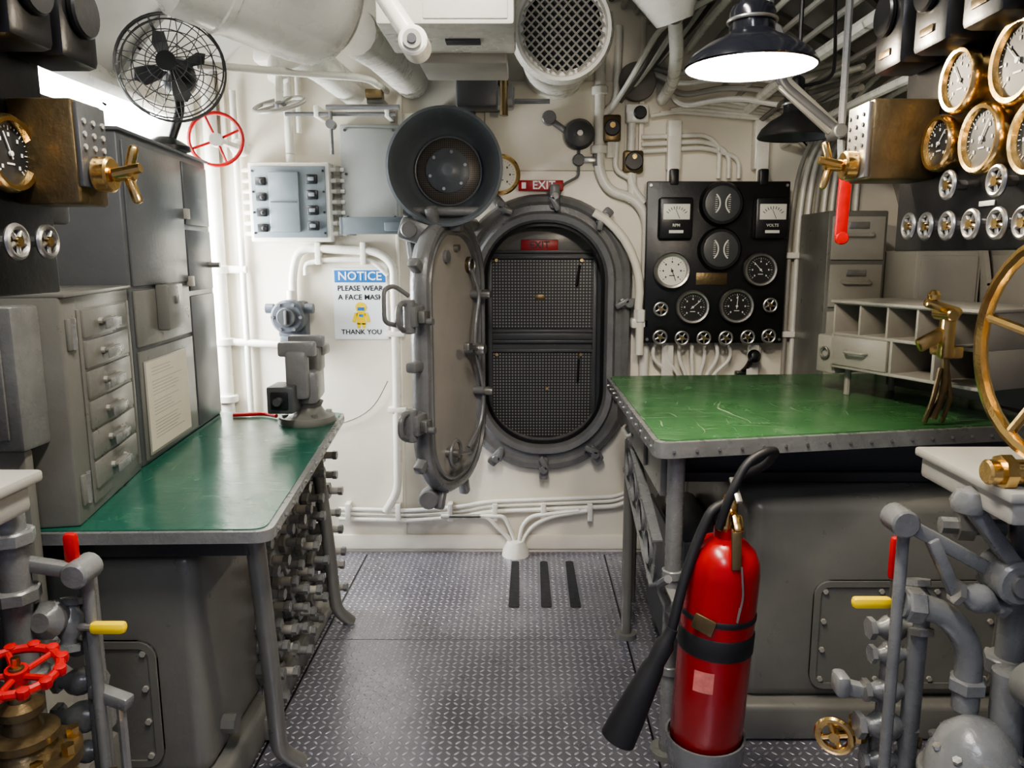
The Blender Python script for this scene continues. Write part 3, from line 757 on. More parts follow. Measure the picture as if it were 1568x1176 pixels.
for k in range(22):
    y=.32-.0115*k
    if k in (3,9,15): continue
    L=random.uniform(.16,.32); b.bb(.09,.09+L,y,y+.002,.0155,.0157,CAST,0)
for z in (.86,.60): b.bb(.56,.60,z-.02,z+.02,.0,.02,GREYL,.003)
b.cyl((.85,.66,0),(.85,.66,.05),.012,STEEL,seg=8)
b.done()
b=B('junction_box',FW(-1.32,1.80,1.29))
b.bb(-.25,.115,-.16,.19,-.11,.0,GREYP,.01); b.bb(-.22,.085,-.13,.165,0,.008,GREYP,.004); b.bb(-.20,.065,-.11,.145,.008,.012,GREY,.002)
b.cyl((.05,.02,.01),(.05,.02,.026),.012,STEEL)
b.bb(-.26,.10,-.74,-.16,-.055,-.02,GREY,.01)
for y in (-.25,-.4,-.55): b.cyl((.05,y,-.02),(.05,y,.01),.018,GREYP,seg=10)
b.done()
# desk fan
b=B('desk_fan')
c=V((-1.31,3.0,2.285)); ax=V((.25,-1,.05)).normalized(); Mf=axm(c,ax)
for z,R in ((.0,.19),(.03,.186),(-.035,.186)): b.torus(Mf@V((0,0,z)),ax,R,.0035,GREYD,40,6)
for R,z in ((.155,.058),(.115,.075),(.07,.088)): b.torus(Mf@V((0,0,z)),ax,R,.002,GREYD,36,5)
for R,z in ((.15,-.06),(.10,-.08)): b.torus(Mf@V((0,0,z)),ax,R,.002,GREYD,36,5)
for k in range(26):
    a=2*pi*k/26; d=V((math.cos(a),math.sin(a),0)); e=V((math.cos(a+.25),math.sin(a+.25),0))
    b.tube([Mf@(e*.03+V((0,0,.092))),Mf@(d*.10+V((0,0,.08))),Mf@(d*.165+V((0,0,.052))),Mf@(d*.19)],.0017,GREYD,0,4)
    if k%2==0: b.tube([Mf@(d*.05+V((0,0,-.09))),Mf@(d*.15+V((0,0,-.06))),Mf@(d*.19)],.0017,GREYD,0,4)
b.cyl(Mf@V((0,0,.086)),Mf@V((0,0,.098)),.035,BLACK,seg=20)
b.lathe(c-ax*.20,ax,[(0,0),(.045,.005),(.065,.03),(.07,.10),(.05,.14),(.02,.16),(.02,.25),(0,.25)],BLACK,24)
for k in range(4):
    a=k*pi/2+.3
    vs=[Mf@V((math.cos(a+t)*r,math.sin(a+t)*r,zz)) for r,t,zz in ((.02,-.3,.01),(.07,-.30,.03),(.12,-.2,.03),(.135,.1,.02),(.11,.32,-.01),(.06,.4,-.02),(.02,.4,-.01))]
    b.geo(vs,[list(range(7))],GREYD)
b.tube([c-ax*.12,(-1.33,3.1,2.15),(-1.37,3.08,2.03)],.018,BLACK,.04,10)
b.lathe((-1.38,3.06,1.997),(0,0,1),[(0,0),(.09,0),(.09,.015),(.06,.035),(.03,.05),(0,.05)],BLACK,28)
b.done()
# bench vise
b=B('bench_vise')
X,Yv=-.925,3.20
b.lathe((X,Yv,.90),(0,0,1),[(0,0),(.115,0),(.12,.012),(.115,.03),(.075,.045),(.06,.07),(.07,.09),(0,.09)],GREY,32)
for k in range(4): b.cyl((X+.095*math.cos(k*pi/2+.6),Yv+.095*math.sin(k*pi/2+.6),.92),(X+.095*math.cos(k*pi/2+.6),Yv+.095*math.sin(k*pi/2+.6),.945),.014,STEEL,seg=6)
b.box((X,Yv+.03,1.06),(.11,.24,.14),CAST,.02,(0,0,.12)); b.box((X,Yv+.05,1.17),(.12,.12,.12),GREY,.018)
b.box((X+.005,Yv+.02,1.245),(.15,.05,.05),CAST,.01); b.box((X,Yv-.10,1.225),(.15,.05,.06),CAST,.01); b.box((X,Yv-.11,1.12),(.09,.06,.20),CAST,.018)
b.box((X-.05,Yv-.13,1.03),(.105,.14,.11),GREYD,.008); b.box((X-.05,Yv-.203,1.03),(.07,.01,.07),BLACK,.01)
b.cyl((X-.05,Yv-.24,1.03),(X-.05,Yv-.20,1.03),.016,GREYD)
b.box((X+.02,Yv+.10,1.20),(.10,.12,.05),GREY,.015)
b.done()
b=B('red_spanner'); b.tube([(-1.28,3.3,.91),(-1.15,3.32,.912),(-1.08,3.27,.912)],.009,REDP,.03); b.done()
def machine(name,x0,x1,y0,y1,z0,z1,side):
    b=B(name)
    b.bb(x0,x1,y0,y1,z0+.12,z1,GREY,.045,4)
    b.bb(x0-.02,x1+.04 if side<0 else x1,y0-.05,y1,z0,z0+.13,GREY,.02,3)
    xp=(x1-.12-.42,x1-.12) if side<0 else (x0+.22,x0+.22+.62)
    bM=b.M; b.M=FW((xp[0]+xp[1])/2,y0,z0+.36)
    hw=(xp[1]-xp[0])/2
    out=stad(hw,.19,.05,5); b.prism([(p[0],p[1]) for p in out],0,.008,GREY); b.loop(out,[(0,.0),(0,.014),(-.02,.014),(-.02,.006)],GREY)
    for k in (-1,-.33,.33,1):
        b.bolt((k*(hw-.035),.155,.008),(0,0,1),.009,GREYL); b.bolt((k*(hw-.035),-.155,.008),(0,0,1),.009,GREYL)
    for z in (-.05,.05):
        b.bolt((hw-.035,z,.008),(0,0,1),.009,GREYL); b.bolt((-hw+.035,z,.008),(0,0,1),.009,GREYL)
    b.M=bM
    for y in (y0+.02,y0+.35):
        xs=x1+.02 if side<0 else x0-.02
        b.box((xs,y+.02,z0+.05),(.10,.07,.08),GREY,.012); b.bolt((xs,y+.02,z0+.09),(0,0,1),.016,GREYL)
    return b
b=machine('motor_controller_cabinet',-1.75,-.90,1.98,2.95,.0,.80,-1)
for y in (2.1,2.4,2.7): b.cyl((-.90,y,.22),(-.86,y,.22),.03,GREY,seg=8)
b.done()
b=machine('motor_controller_cabinet',.73,1.85,2.38,3.35,.0,.82,1)
b.bb(.56,.73,2.6,3.2,.02,.60,GREYD,.03)
b.done()
b=B('valve_manifold')
for r_ in range(8):
    z=.12+r_*.088
    for j,y in enumerate((2.42,2.56,2.70,2.84,2.98,3.3)):
        x=-.865+random.uniform(-.02,.02); zz=z+random.uniform(-.015,.015)
        b.cyl((x-.10,y,zz),(x-.02,y,zz),.030,GREYP,seg=12,bv=.004); b.cyl((x-.035,y,zz),(x-.008,y,zz),.038,GREY if (r_+j)%2 else GREYP,seg=6,bv=.003)
        b.cyl((x-.01,y,zz),(x+.03,y,zz),.016,GREYL if j%2 else GREYP,seg=10,bv=.003)
        b.bolt((x+.03,y,zz),(1,0,0),.020,STEEL if (r_*3+j)%4==0 else GREYP)
        b.tube([(x-.05,y,zz-.04),(x-.05,y,zz+.05)],.012,GREY)
b.bb(-1.15,-.95,2.4,3.35,.03,.80,GREYD,.01)
b.bb(-1.15,-.87,2.4,3.35,.0,.05,GREYL,.01)
b.done()

# ------------------------------------------------------------ RIGHT: desk
ZT=1.06
b=B('chart_desk')
top=[(.385,2.19),(1.72,2.45),(1.72,3.55),(.37,3.46)]
b.prism(rpoly(top,.05),ZT-.052,ZT-.004,GREYP)
b.prism(rpoly([(.40,2.212),(1.71,2.47),(1.71,3.53),(.385,3.445)],.045),ZT-.02,ZT,GREEN2)
for k in range(18):
    t=k/17; b.cyl((.44+t*1.2,2.202+t*.235,ZT-.03),(.44+t*1.2,2.196+t*.235,ZT-.03),.005,STEEL,seg=8)
for k in range(12):
    t=k/11; b.cyl((.384-.012*t,2.27+t*1.1,ZT-.03),(.379-.012*t,2.27+t*1.1,ZT-.03),.005,STEEL,seg=8)
b.bb(.42,.45,2.3,3.42,ZT-.20,ZT-.052,GREY,.004)
b.bb(.405,.42,2.55,3.2,ZT-.17,ZT-.07,GREY,.004); b.tube([(.40,2.8,ZT-.12),(.385,2.81,ZT-.13),(.385,2.95,ZT-.13),(.40,2.96,ZT-.12)],.007,GREYL,.01)
b.bb(.46,1.68,2.60,2.63,ZT-.22,ZT-.055,BLUEG,.004); b.bb(.5,1.68,2.57,2.60,ZT-.235,ZT-.20,GREYD,.004)
b.tube([(.462,2.27,ZT-.05),(.462,2.27,.004)],.027,GREYP,0,16); b.cyl((.462,2.27,0),(.462,2.27,.02),.055,GREY)
for z in (.30,.62): b.cyl((.462,2.27,z-.015),(.462,2.27,z+.015),.034,GREYP,bv=.003)
b.tube([(.43,3.05,ZT-.2),(.43,3.05,.004)],.022,GREY,0,14); b.cyl((.43,3.05,0),(.43,3.05,.02),.045,GREY)
b.tube([(.50,3.40,ZT-.06),(.50,3.40,.0)],.02,GREY)
b.tube([(1.66,3.3,ZT-.06),(1.66,3.3,.0)],.02,GREY); b.tube([(1.68,2.55,ZT-.06),(1.88,2.55,.0)],.02,GREY)
b.bb(.505,.52,2.4,2.66,ZT-.34,ZT-.05,GREY,.004)
# lightening-hole truss on the aisle side
Mt=frame((.412,2.66,ZT-.33),(0,-.93,-.26),(0,-.26,.93))
sv=b.M; b.M=Mt
Rr=.055
for k in range(4):
    cx=-.27+.18*k
    n=24; vs=[];fs=[]
    for q in range(n):
        a=2*pi*q/n+pi/n; c_,s_=math.cos(a),math.sin(a)
        kx=min(.09/abs(c_) if abs(c_)>1e-5 else 9,.085/abs(s_) if abs(s_)>1e-5 else 9)
        vs.append((cx+c_*Rr,s_*Rr,0)); vs.append((cx+c_*kx,s_*kx,0)); vs.append((cx+c_*Rr,s_*Rr,.012))
    for q in range(n):
        w=(q+1)%n; fs.append([3*q,3*q+1,3*w+1,3*w]); fs.append([3*q,3*w,3*w+2,3*q+2])
    b.geo(vs,fs,GREYP)
b.bb(-.36,.36,.08,.092,-.02,.012,GREYP,.002); b.bb(-.36,.36,-.092,-.08,-.02,.012,GREYP,.002)
b.M=sv
b.bb(.52,.54,2.66,3.1,.15,.62,GREYD,.01)
b.done()
b=B('pigeonhole_shelf',frame((1.20,2.98,1.17),(.23,-.53,0),(0,0,1)))
L=.62;H=.25;D=-.34
for y in (0,.125,.245): b.bb(0,L,y,y+.012,D,0,GREYL,.002)
b.bb(-.012,L+.012,.25,.262,D-.01,.012,GREYL,.003)
for k in range(6): b.bb(L*k/5-.005,L*k/5+.005,.13,.25,D,0,GREYL,.002)
for k in (0,2.2,3.6,5): b.bb(L*k/5-.006,L*k/5+.006,0,.13,D,0,GREYL,.002)
b.bb(0,L,0,.25,D-.008,D,GREY,.002)
b.bb(.006,.26,.012,.125,-.02,.006,GREYL,.004); b.tube([(.08,.07,.006),(.085,.07,.03),(.17,.07,.03),(.175,.07,.006)],.006,GREYL,.01)
for q in ((.03,-.06),(.03,-.30),(L-.03,-.30)): b.tube([(q[0],-.109,q[1]),(q[0],.0,q[1])],.012,GREYL)
b.bb(.0,L,-.09,-.002,-.34,-.30,GREY,.003)
b.bb(-.10,.0,-.03,.12,-.30,-.02,GREYL,.006); b.torus((-.05,.05,-.012),(0,0,1),.02,.005,STEEL)
b.done()
b=B('filing_cabinet',FW(1.52,3.56,0))
b.bb(-.14,.13,0,1.80,-.36,0,GREY,.006)
for k in range(8):
    z=1.68-.215*k
    b.bb(-.125,.115,z-.10,z+.095,0,.012,GREYL,.004); b.tube([(-.07,z+.02,.012),(-.065,z+.01,.035),(.055,z+.01,.035),(.06,z+.02,.012)],.006,GREYL,.01)
    b.bb(-.05,.04,z+.04,z+.07,.012,.018,STEEL,.002)
b.done()
b=B('wall_locker',FW(1.82,3.30,0))
b.bb(-.16,.12,1.06,1.62,-.35,0,GREYL,.01); b.bb(-.14,.10,1.08,1.60,0,.01,GREYL,.004); b.box((-.1,1.35,.02),(.02,.06,.02),STEEL,.004)
b.done()
b=B('brass_clamp')
x,y=1.32,2.395
b.box((x,y,1.36),(.045,.035,.16),BRASS,.012); b.box((x-.02,y,1.44),(.12,.035,.03),BRASS,.012,(0,.3,0)); b.cyl((x-.01,y-.05,1.42),(x-.01,y+.05,1.42),.02,BRASS,bv=.004)
b.lathe((x-.05,y,1.46),(0,0,1),[(0,0),(.018,.005),(.02,.02),(.012,.032),(0,.035)],BRASS,16)
b.box((x-.05,y,1.34),(.09,.025,.045),BRASS,.01,(0,-.5,0)); b.tube([(x+.0,y,1.30),(x+.01,y,1.2),(x-.01,y+.02,1.085)],.013,BRONZE,.03)
b.tube([(x-.01,y,1.25),(x-.025,y,1.15),(x-.03,y+.03,1.07)],.008,BRONZE,.02); b.tube([(x+.01,y,1.25),(x+.03,y,1.15),(x+.025,y+.03,1.07)],.008,BRONZE,.02)
b.box((x+.03,y+.05,1.3),(.05,.12,.04),BRASS,.008)
b.done()

# ------------------------------------------------------------ gauge boards near the camera
def wing(b,x,y,z,s):
    b.cyl((x,y,z),(x+s*.03,y,z),.032,BRASS,seg=20,bv=.004); b.cyl((x+s*.03,y,z),(x+s*.07,y,z),.013,BRASS,seg=12,bv=.003)
    b.box((x+s*.065,y,z+.028),(.016,.02,.05),BRASS,.007,(s*.0,.3*s,0)); b.box((x+s*.065,y,z-.028),(.016,.02,.05),BRASS,.007,(0,-.3*s,0))
    b.tube([(x+s*.04,y-.02,z),(x+s*.09,y-.02,z+.01)],.009,BRASS)
b=B('gauge_board')
b.bb(.90,.93,.85,1.90,1.61,2.42,BLACK,.004); b.bb(.93,1.15,.9,1.85,1.7,2.3,GREYD,.01)
b.M=FR(.90,0,0)
for yy,z,r,ang in ((1.615,1.946,.056,2.2),(1.675,1.832,.050,.8),(1.52,1.82,.058,1.0),(1.43,1.94,.066,2.4),(1.36,1.80,.058,1.3),(1.24,1.93,.06,2),(1.2,1.79,.055,1.1)):
    b.gauge((-yy,z,0),r,BRASS,DIALB,INKW,ang,.035)
for yy,z in ((1.615,1.742),(1.45,1.735),(1.3,1.73),(1.765,1.665),(1.69,1.662),(1.605,1.660),(1.52,1.660),(1.435,1.658),(1.36,1.656),(1.28,1.656)):
    b.cyl((-yy,z,0),(-yy,z,.03),.010,STEEL,seg=8); b.wheel((-yy,z,.035),(0,0,1),.025,.0055,STEEL,5,.009,BRASS)
b.box((-1.53,1.70,.002),(.05,.010,.003),INKW,.001)
for yy in (1.80,1.62,1.44,1.26):
    b.box((-yy,2.10,.05),(.13,.19,.10),BLACK,.015); b.cyl((-yy,2.12,.10),(-yy,2.12,.115),.045,BLACK,seg=24,bv=.004); b.box((-yy,2.04,.102),(.05,.015,.004),BRONZE,.001)
b.M=Matrix.Identity(4)
b.bb(.755,.90,1.735,1.85,1.765,1.935,BRONZE,.006); b.bb(.745,.757,1.74,1.845,1.77,1.93,STEEL,.003)
for k in range(3):
    for j in range(4): b.cyl((.742,1.76+.035*k,1.84+.022*j),(.746,1.76+.035*k,1.84+.022*j),.005,GREYD,seg=8)
wing(b,.745,1.79,1.80,-1)
b.tube([(1.0,1.3,2.3),(1.0,1.3,2.92)],.03,GREYD); b.tube([(1.0,1.7,2.3),(1.0,1.7,2.88)],.02,GREYD)
b.bb(.95,1.02,1.25,1.32,1.18,1.7,GREYD,.005)
b.done()
b=B('gauge_board')
b.bb(-.93,-.90,.85,1.50,1.53,2.42,BLACK,.004); b.bb(-1.15,-.93,.9,1.45,1.6,2.3,GREYD,.01)
b.M=FL(-.90,0,0)
for yy,z,r,ang in ((1.345,1.77,.056,2.0),(1.2,1.77,.056,1),(1.25,1.93,.06,2)): b.gauge((yy,z,0),r,BRASS,DIALB,INKW,ang,.035)
for yy,z in ((1.415,1.625),(1.33,1.623),(1.25,1.62)):
    b.cyl((yy,z,0),(yy,z,.03),.010,STEEL,seg=8); b.wheel((yy,z,.035),(0,0,1),.026,.006,STEEL,5,.009,BRASS)
for yy in (1.47,1.33,1.19):
    b.box((yy,2.02,.05),(.12,.16,.10),BLACK,.015); b.cyl((yy,2.03,.10),(yy,2.03,.115),.045,BLACK,seg=24,bv=.004)
b.M=Matrix.Identity(4)
b.bb(-.90,-.785,1.39,1.49,1.69,1.87,BRONZE,.006); b.bb(-.788,-.778,1.395,1.485,1.72,1.865,GREYD,.003); b.bb(-.98,-.90,1.49,1.56,1.66,1.9,GREYD,.01)
for k in range(3):
    for j in range(3): b.cyl((-.779,1.41+.03*k,1.79+.022*j),(-.775,1.41+.03*k,1.79+.022*j),.005,GREYL,seg=8)
wing(b,-.778,1.44,1.745,1)
b.tube([(-1.0,1.2,2.3),(-1.0,1.2,2.88)],.03,GREYD); b.bb(-1.02,-.95,1.15,1.22,1.25,1.6,GREYD,.005)
b.done()
b=B('brass_handwheel')
b.wheel((.875,1.24,1.447),(-1,-.12,0),.19,.0125,BRASS,5,.045,BRASS,.03)
b.cyl((.88,1.24,1.447),(.98,1.25,1.447),.025,BRASS); b.bb(.96,1.0,1.2,1.3,1.18,1.5,GREY,.01)
b.done()

# ------------------------------------------------------------ foreground pipework
def stub(b,x,y,z,s,n):
    for k in range(n):
        b.valve((x,y,z-.085*k),(1,0,0),.020+.004*((k*7)%3),GREYP,STEEL if k%3==1 else GREYP)
b=B('pipe_manifold')   # right-hand side
b.bb(.86,1.35,1.30,1.62,1.125,1.175,GREYL,.010); b.bb(.85,1.36,1.29,1.63,1.17,1.19,GREYL,.006)
b.bb(1.06,1.35,1.15,1.6,0,1.13,GREYD,.01)
b.tube([(.76,1.47,0),(.76,1.47,1.09)],.012,GREYP,0,10)
b.bar((.855,1.42,1.13),(.97,1.42,.985),.035,.03,GREYP); b.bar((.74,1.45,1.085),(.95,1.45,.97),.030,.028,GREYP)
b.cyl((.74,1.42,1.085),(.74,1.48,1.085),.028,GREYP,bv=.004); b.cyl((.955,1.39,.975),(.955,1.48,.975),.045,GREYP,bv=.006); b.cyl((.955,1.38,.975),(.955,1.39,.975),.022,STEEL)
b.lathe((.855,1.42,1.135),(0,0,1),[(0,-.02),(.03,-.02),(.035,.0),(.025,.02),(0,.03)],GREYP,16)
b.bar((.80,1.44,1.05),(.86,1.44,.93),.025,.025,GREYP); b.valve((.90,1.43,.93),(1,0,-.3),.024,GREYP,STEEL)
b.tube([(.77,1.47,.90),(.85,1.46,.89),(.905,1.45,.82),(.906,1.45,.68)],.026,GREYP,.07,16)
b.cyl((.775,1.47,.90),(.81,1.467,.897),.036,GREYP,seg=6,bv=.004); b.cyl((.906,1.45,.72),(.906,1.45,.75),.037,GREYP,seg=6,bv=.004)
b.lathe((.905,1.40,.0),(0,0,1),[(.0,0),(.095,0),(.095,.54),(.088,.60),(.066,.65),(.033,.68),(0,.69)],GREYP,32)
b.torus((.905,1.40,.56),(0,0,1),.096,.007,GREY)
for k in range(10):
    a=2*pi*k/10; b.bolt((.905+.075*math.cos(a),1.40+.075*math.sin(a),.625),(math.cos(a)*.5,math.sin(a)*.5,1),.009,STEEL)
b.cyl((.97,1.36,.79),(.97,1.30,.80),.045,GREY,seg=24,bv=.006); b.cyl((.97,1.30,.80),(.97,1.29,.80),.02,BRONZE)
b.tube([(.97,1.42,.78),(.99,1.42,.3)],.032,GREYP,0,14)
b.box((.745,1.55,.865),(.085,.024,.026),YEL,.010); b.tube([(.78,1.55,.865),(.83,1.55,.86)],.008,STEEL); b.valve((.85,1.55,.855),(0,.3,1),.026,GREYP,STEEL)
b.tube([(.85,1.55,.80),(.85,1.55,.0)],.020,GREYP,0,12)
b.box((.815,1.60,.945),(.030,.022,.10),REDP,.010); b.tube([(.815,1.60,.80),(.815,1.60,.9)],.008,STEEL); b.valve((.82,1.60,.78),(1,0,0),.024,GREYP,GREYP)
stub(b,.80,1.56,.74,1,4)
b.tube([(.80,1.56,.76),(.80,1.58,.4),(.86,1.6,.3),(.86,1.6,0)],.018,GREYP,.05,12)
b.bar((.70,1.57,.66),(.82,1.57,.63),.03,.03,GREYP); b.box((.70,1.57,.665),(.03,.05,.05),GREYP,.01)
b.tube([(1.02,1.5,1.13),(1.02,1.5,0)],.028,GREYP,0,14)
for z in (.45,.75,.98): b.cyl((1.02,1.5,z-.018),(1.02,1.5,z+.018),.048,GREYP,seg=8,bv=.004)
b.tube([(.86,1.52,1.05),(.98,1.5,1.05)],.018,GREYP); b.cyl((.89,1.515,1.05),(.92,1.51,1.05),.03,STEEL,seg=6)
b.tube([(.93,1.36,.56),(.84,1.42,.46),(.80,1.42,.3),(.80,1.42,0)],.026,GREYP,.08,14)
b.wheel((.70,1.58,.53),(-.6,-1,0),.036,.009,BRASS,4,.012); b.tube([(.70,1.59,.53),(.80,1.62,.53),(.88,1.55,.53)],.013,BRONZE,.03); b.cyl((.76,1.60,.51),(.76,1.60,.56),.022,BRASS,seg=8)
b.tube([(.78,1.6,.0),(.78,1.6,.52)],.012,GREYP)
b.cyl((.83,1.34,1.215),(.95,1.34,1.215),.023,BRASS,seg=16,bv=.004); b.cyl((.855,1.34,1.215),(.875,1.34,1.215),.032,BRASS,seg=8); b.bb(.93,.97,1.32,1.36,1.19,1.22,BRASS,.003)
b.done()
b=B('pipe_manifold')   # left-hand side
b.bb(-1.3,-.80,1.0,1.20,1.19,1.24,GREYL,.010); b.bb(-1.31,-.79,.99,1.22,1.235,1.255,GREYL,.006)
b.bb(-1.35,-1.06,1.0,1.5,0,1.19,GREYD,.01)
b.tube([(-.905,1.50,0),(-.905,1.50,.98)],.012,GREYP,0,10); b.tube([(-.93,1.54,0),(-.93,1.54,.95)],.02,GREYP,0,12)
b.bar((-1.06,1.46,1.0),(-.905,1.48,.965),.03,.028,GREYP); b.cyl((-.905,1.45,.965),(-.905,1.52,.965),.028,GREYP,bv=.005)
b.bar((-1.08,1.42,1.08),(-.98,1.42,1.12),.035,.03,GREYP); b.tube([(-1.02,1.45,1.12),(-1.02,1.45,.6)],.03,GREYP,0,14)
for z in (.75,.93,1.05): b.cyl((-1.02,1.45,z-.015),(-1.02,1.45,z+.015),.045,GREYP,seg=8,bv=.004)
b.box((-.925,1.49,1.005),(.028,.022,.08),REDP,.010)
b.box((-.865,1.49,.838),(.075,.024,.026),YEL,.010); b.tube([(-.93,1.49,.84),(-.89,1.49,.838)],.008,STEEL)
b.valve((-.95,1.5,.84),(0,.3,1),.024,GREYP,GREYP); b.lathe((-.975,1.5,.86),(0,-1,.2),[(0,0),(.035,.01),(.04,.04),(.02,.06),(0,.06)],GREYP,16)
stub(b,-.98,1.56,.76,-1,5)
b.tube([(-1.04,1.40,.55),(-.99,1.42,.45),(-.99,1.42,0)],.026,GREYP,.06,14)
b.bar((-.93,1.52,.68),(-.84,1.5,.66),.03,.03,GREYP)
b.tube([(-.86,1.5,.0),(-.86,1.5,.66)],.010,GREYP)
b.done()
b=B('brass_globe_valve')
x,y=-.945,1.32
b.lathe((x,y,.655),(0,0,1),[(0,-.16),(.06,-.16),(.085,-.08),(.07,-.02),(.095,-.01),(.095,.012),(.06,.015),(.045,.04),(.06,.045),(.06,.06),(.035,.07),(.028,.095),(.04,.10),(.04,.115),(.02,.125),(.013,.19),(0,.19)],BRONZE,28)
for k in range(8):
    a=k*pi/4; b.cyl((x+.08*math.cos(a),y+.08*math.sin(a),.665),(x+.08*math.cos(a),y+.08*math.sin(a),.688),.012,BRASS,seg=6)
b.cyl((x,y-.14,.54),(x,y+.1,.54),.05,BRONZE,seg=20,bv=.006); b.cyl((x,y-.16,.54),(x,y-.14,.54),.085,BRONZE,seg=24,bv=.004)
b.cyl((x,y,.56),(x+.13,y+.05,.53),.042,BRASS,seg=18,bv=.005); b.cyl((x+.11,y+.04,.535),(x+.13,y+.05,.53),.062,BRASS,seg=20,bv=.004)
b.wheel((x,y,.838),(.1,-.12,1),.070,.009,REDP,5,.02,REDP,.012)
Mw=axm((x,y,.838),(.1,-.12,1))
for k in range(12):
    a=2*pi*k/12; p=Mw@V((.074*math.cos(a),.074*math.sin(a),-.011)); b.lathe(p,(.1,-.12,1),[(0,0),(.011,.004),(.0125,.012),(.011,.020),(0,.024)],REDP,8)
b.cyl((x,y,.84),(x,y,.865),.008,BRASS,seg=8)
b.cyl((x,y,.0),(x,y,.50),.035,GREYP,seg=16)
b.done()
b=B('pump_casing')
b.lathe((-1.35,1.55,.35),(0,1,0),[(0,0),(.22,0),(.24,.02),(.24,.32),(.22,.34),(0,.34)],GREY,32); b.bb(-1.6,-1.08,1.55,1.88,0,.35,GREY,.02)
b.done()

# ------------------------------------------------------------ fire extinguisher
b=B('fire_extinguisher')
x,y,z0=.510,1.98,.245
lean=V((.055,0,1)).normalized()
def E(dx,dy,dz): return (x+dx+.055*dz,y+dy,z0+dz)
b.lathe((x,y,z0),lean,[(0,0),(.092,0),(.100,.012),(.100,.51),(.096,.545),(.082,.575),(.058,.597),(.034,.608),(.034,.63),(0,.63)],RED,40)
b.lathe(E(0,0,.29),lean,[(.1005,0),(.103,.004),(.103,.056),(.1005,.06)],BLACKM,40)
b.lathe(E(0,0,.385),lean,[(.1005,0),(.1025,.003),(.1025,.015),(.1005,.018)],BLACKM,40)
vs=[];fs=[]
for k in range(7):
    a=-pi/2-.75+.09*k
    for z in (.20,.26): vs.append(E(.1015*math.cos(a),.1015*math.sin(a),z))
for k in range(6): fs.append([2*k,2*k+2,2*k+3,2*k+1])
b.geo(vs,fs,LABEL)
b.box(E(-.060,-.088,.395),(.06,.01,.045),BRONZE,.004,(0,.3,-.5))
b.cyl(E(0,0,.62),E(0,0,.69),.022,BRASS,seg=12,bv=.004); b.box(E(0,-.01,.70),(.035,.05,.05),BRASS,.008)
b.box(E(.005,-.03,.745),(.018,.09,.010),STEEL,.003,(.5,0,0)); b.box(E(.01,-.05,.655),(.03,.05,.05),BRASS,.01,(.9,0,0)); b.box(E(.005,-.09,.60),(.026,.010,.10),BRONZE,.004,(-.15,0,0))
b.tube([E(.02,-.10,.56),E(.03,-.108,.48),E(.02,-.108,.40),E(.025,-.106,.45)],.003,STEEL,.02,6)
b.tube([E(-.005,0,.70),E(-.05,-.02,.69),E(-.085,-.03,.60),E(-.115,-.05,.50),E(-.135,-.07,.40),E(-.15,-.08,.33)],.014,BLACKM,.08,12)
b.tube([E(-.03,-.03,.64),E(-.01,-.04,.74),E(.03,-.02,.82),E(.09,.0,.845),E(.13,.05,.83),E(.13,.12,.77),E(.07,.18,.72)],.012,BLACKM,.07,12)
hp=V(E(-.14,-.08,.38)); hd=V((-.19,-.02,-.42)).normalized()
b.lathe(hp,hd,[(0,0),(.016,0),(.018,.03),(.027,.05),(.024,.10),(.030,.12),(.044,.27),(.048,.34),(.042,.34),(.03,.2),(0,.15)],BLACKM,24)
b.lathe((x,y,0),(0,0,1),[(0,.0),(.08,0),(.08,.15),(.10,.17),(.108,.21),(.111,.27),(.105,.27),(.104,.245),(0,.245)],GREYP,36)
b.bb(.44,.50,2.0,2.26,.50,.53,GREY,.006)
b.done()
b=B('nozzle_holster')
b.tube([(.436,2.18,.56),(.39,2.1,.66),(.395,2.0,.72)],.012,CAST,.03); b.bb(.42,.47,2.16,2.30,.54,.58,CAST,.006)
b.done()

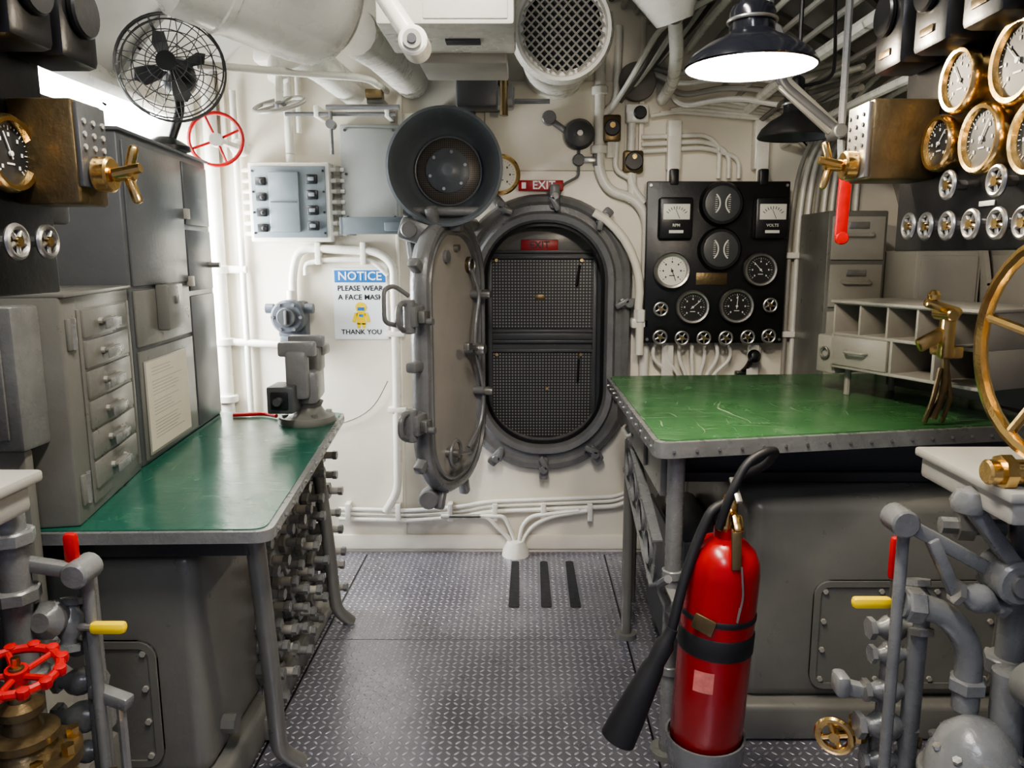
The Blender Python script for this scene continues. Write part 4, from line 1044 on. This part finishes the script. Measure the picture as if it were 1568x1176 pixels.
# ------------------------------------------------------------ light fixtures
def fixture(name,c,size,rot,power,col=(1,.97,.92)):
    b=B(name); R=Matrix.Translation(V(c))@Matrix.Rotation(rot,4,'Y'); b.M=R
    b.box((0,0,0),(size[0],size[1],.05),WHITE2,.01); b.box((0,0,-.03),(size[0]*.8,size[1]*.95,.02),EMIT,.006)
    b.done()
    l=bpy.data.lights.new(name+'_light','AREA'); l.shape='RECTANGLE'; l.size=size[0]*.8; l.size_y=size[1]*.95; l.energy=power; l.color=col
    o=bpy.data.objects.new(name+'_light',l); o.matrix_world=R@Matrix.Translation(V((0,0,-.05)))
    bpy.context.scene.collection.objects.link(o)
fixture('added_blue_fill',(-.15,1.2,2.98),(.25,1.1,.05),0,66,(1,.94,.84))
fixture('added_blue_fill',(-.0,-.5,2.98),(.25,1.1,.05),0,34,(.82,.87,1))  # added fill behind the camera, gives the near floor its bluish tint
fixture('added_blue_fill',(-1.66,3.25,2.30),(.18,1.1,.05),.85,105,(.93,.97,1))
fixture('added_wall_fill',(-1.93,3.62,1.45),(.9,.5,.05),1.5708+pi,50,(.93,.97,1))  # added lamp, unseen behind the locker, brightens the left rear corner
l=bpy.data.lights.new('pendant_bulb_light','POINT'); l.energy=30; l.color=(1,.86,.66); l.shadow_soft_size=.03
o=bpy.data.objects.new('pendant_bulb_light',l); o.location=(.557,2.0,2.03); bpy.context.scene.collection.objects.link(o)
w=bpy.data.worlds.new('w'); bpy.context.scene.world=w; w.use_nodes=True
w.node_tree.nodes['Background'].inputs[0].default_value=(.66,.72,1,1); w.node_tree.nodes['Background'].inputs[1].default_value=.40
# ------------------------------------------------------------ camera
cd=bpy.data.cameras.new('camera'); cd.lens=27; cd.sensor_width=36; cd.shift_x=-.0125; cd.clip_start=.02
co=bpy.data.objects.new('camera',cd); co.location=(0,0,1.6); co.rotation_euler=(math.radians(80.5),0,0)
bpy.context.scene.collection.objects.link(co); bpy.context.scene.camera=co
try: bpy.context.scene.view_settings.look='AgX - Medium High Contrast'
except Exception: pass
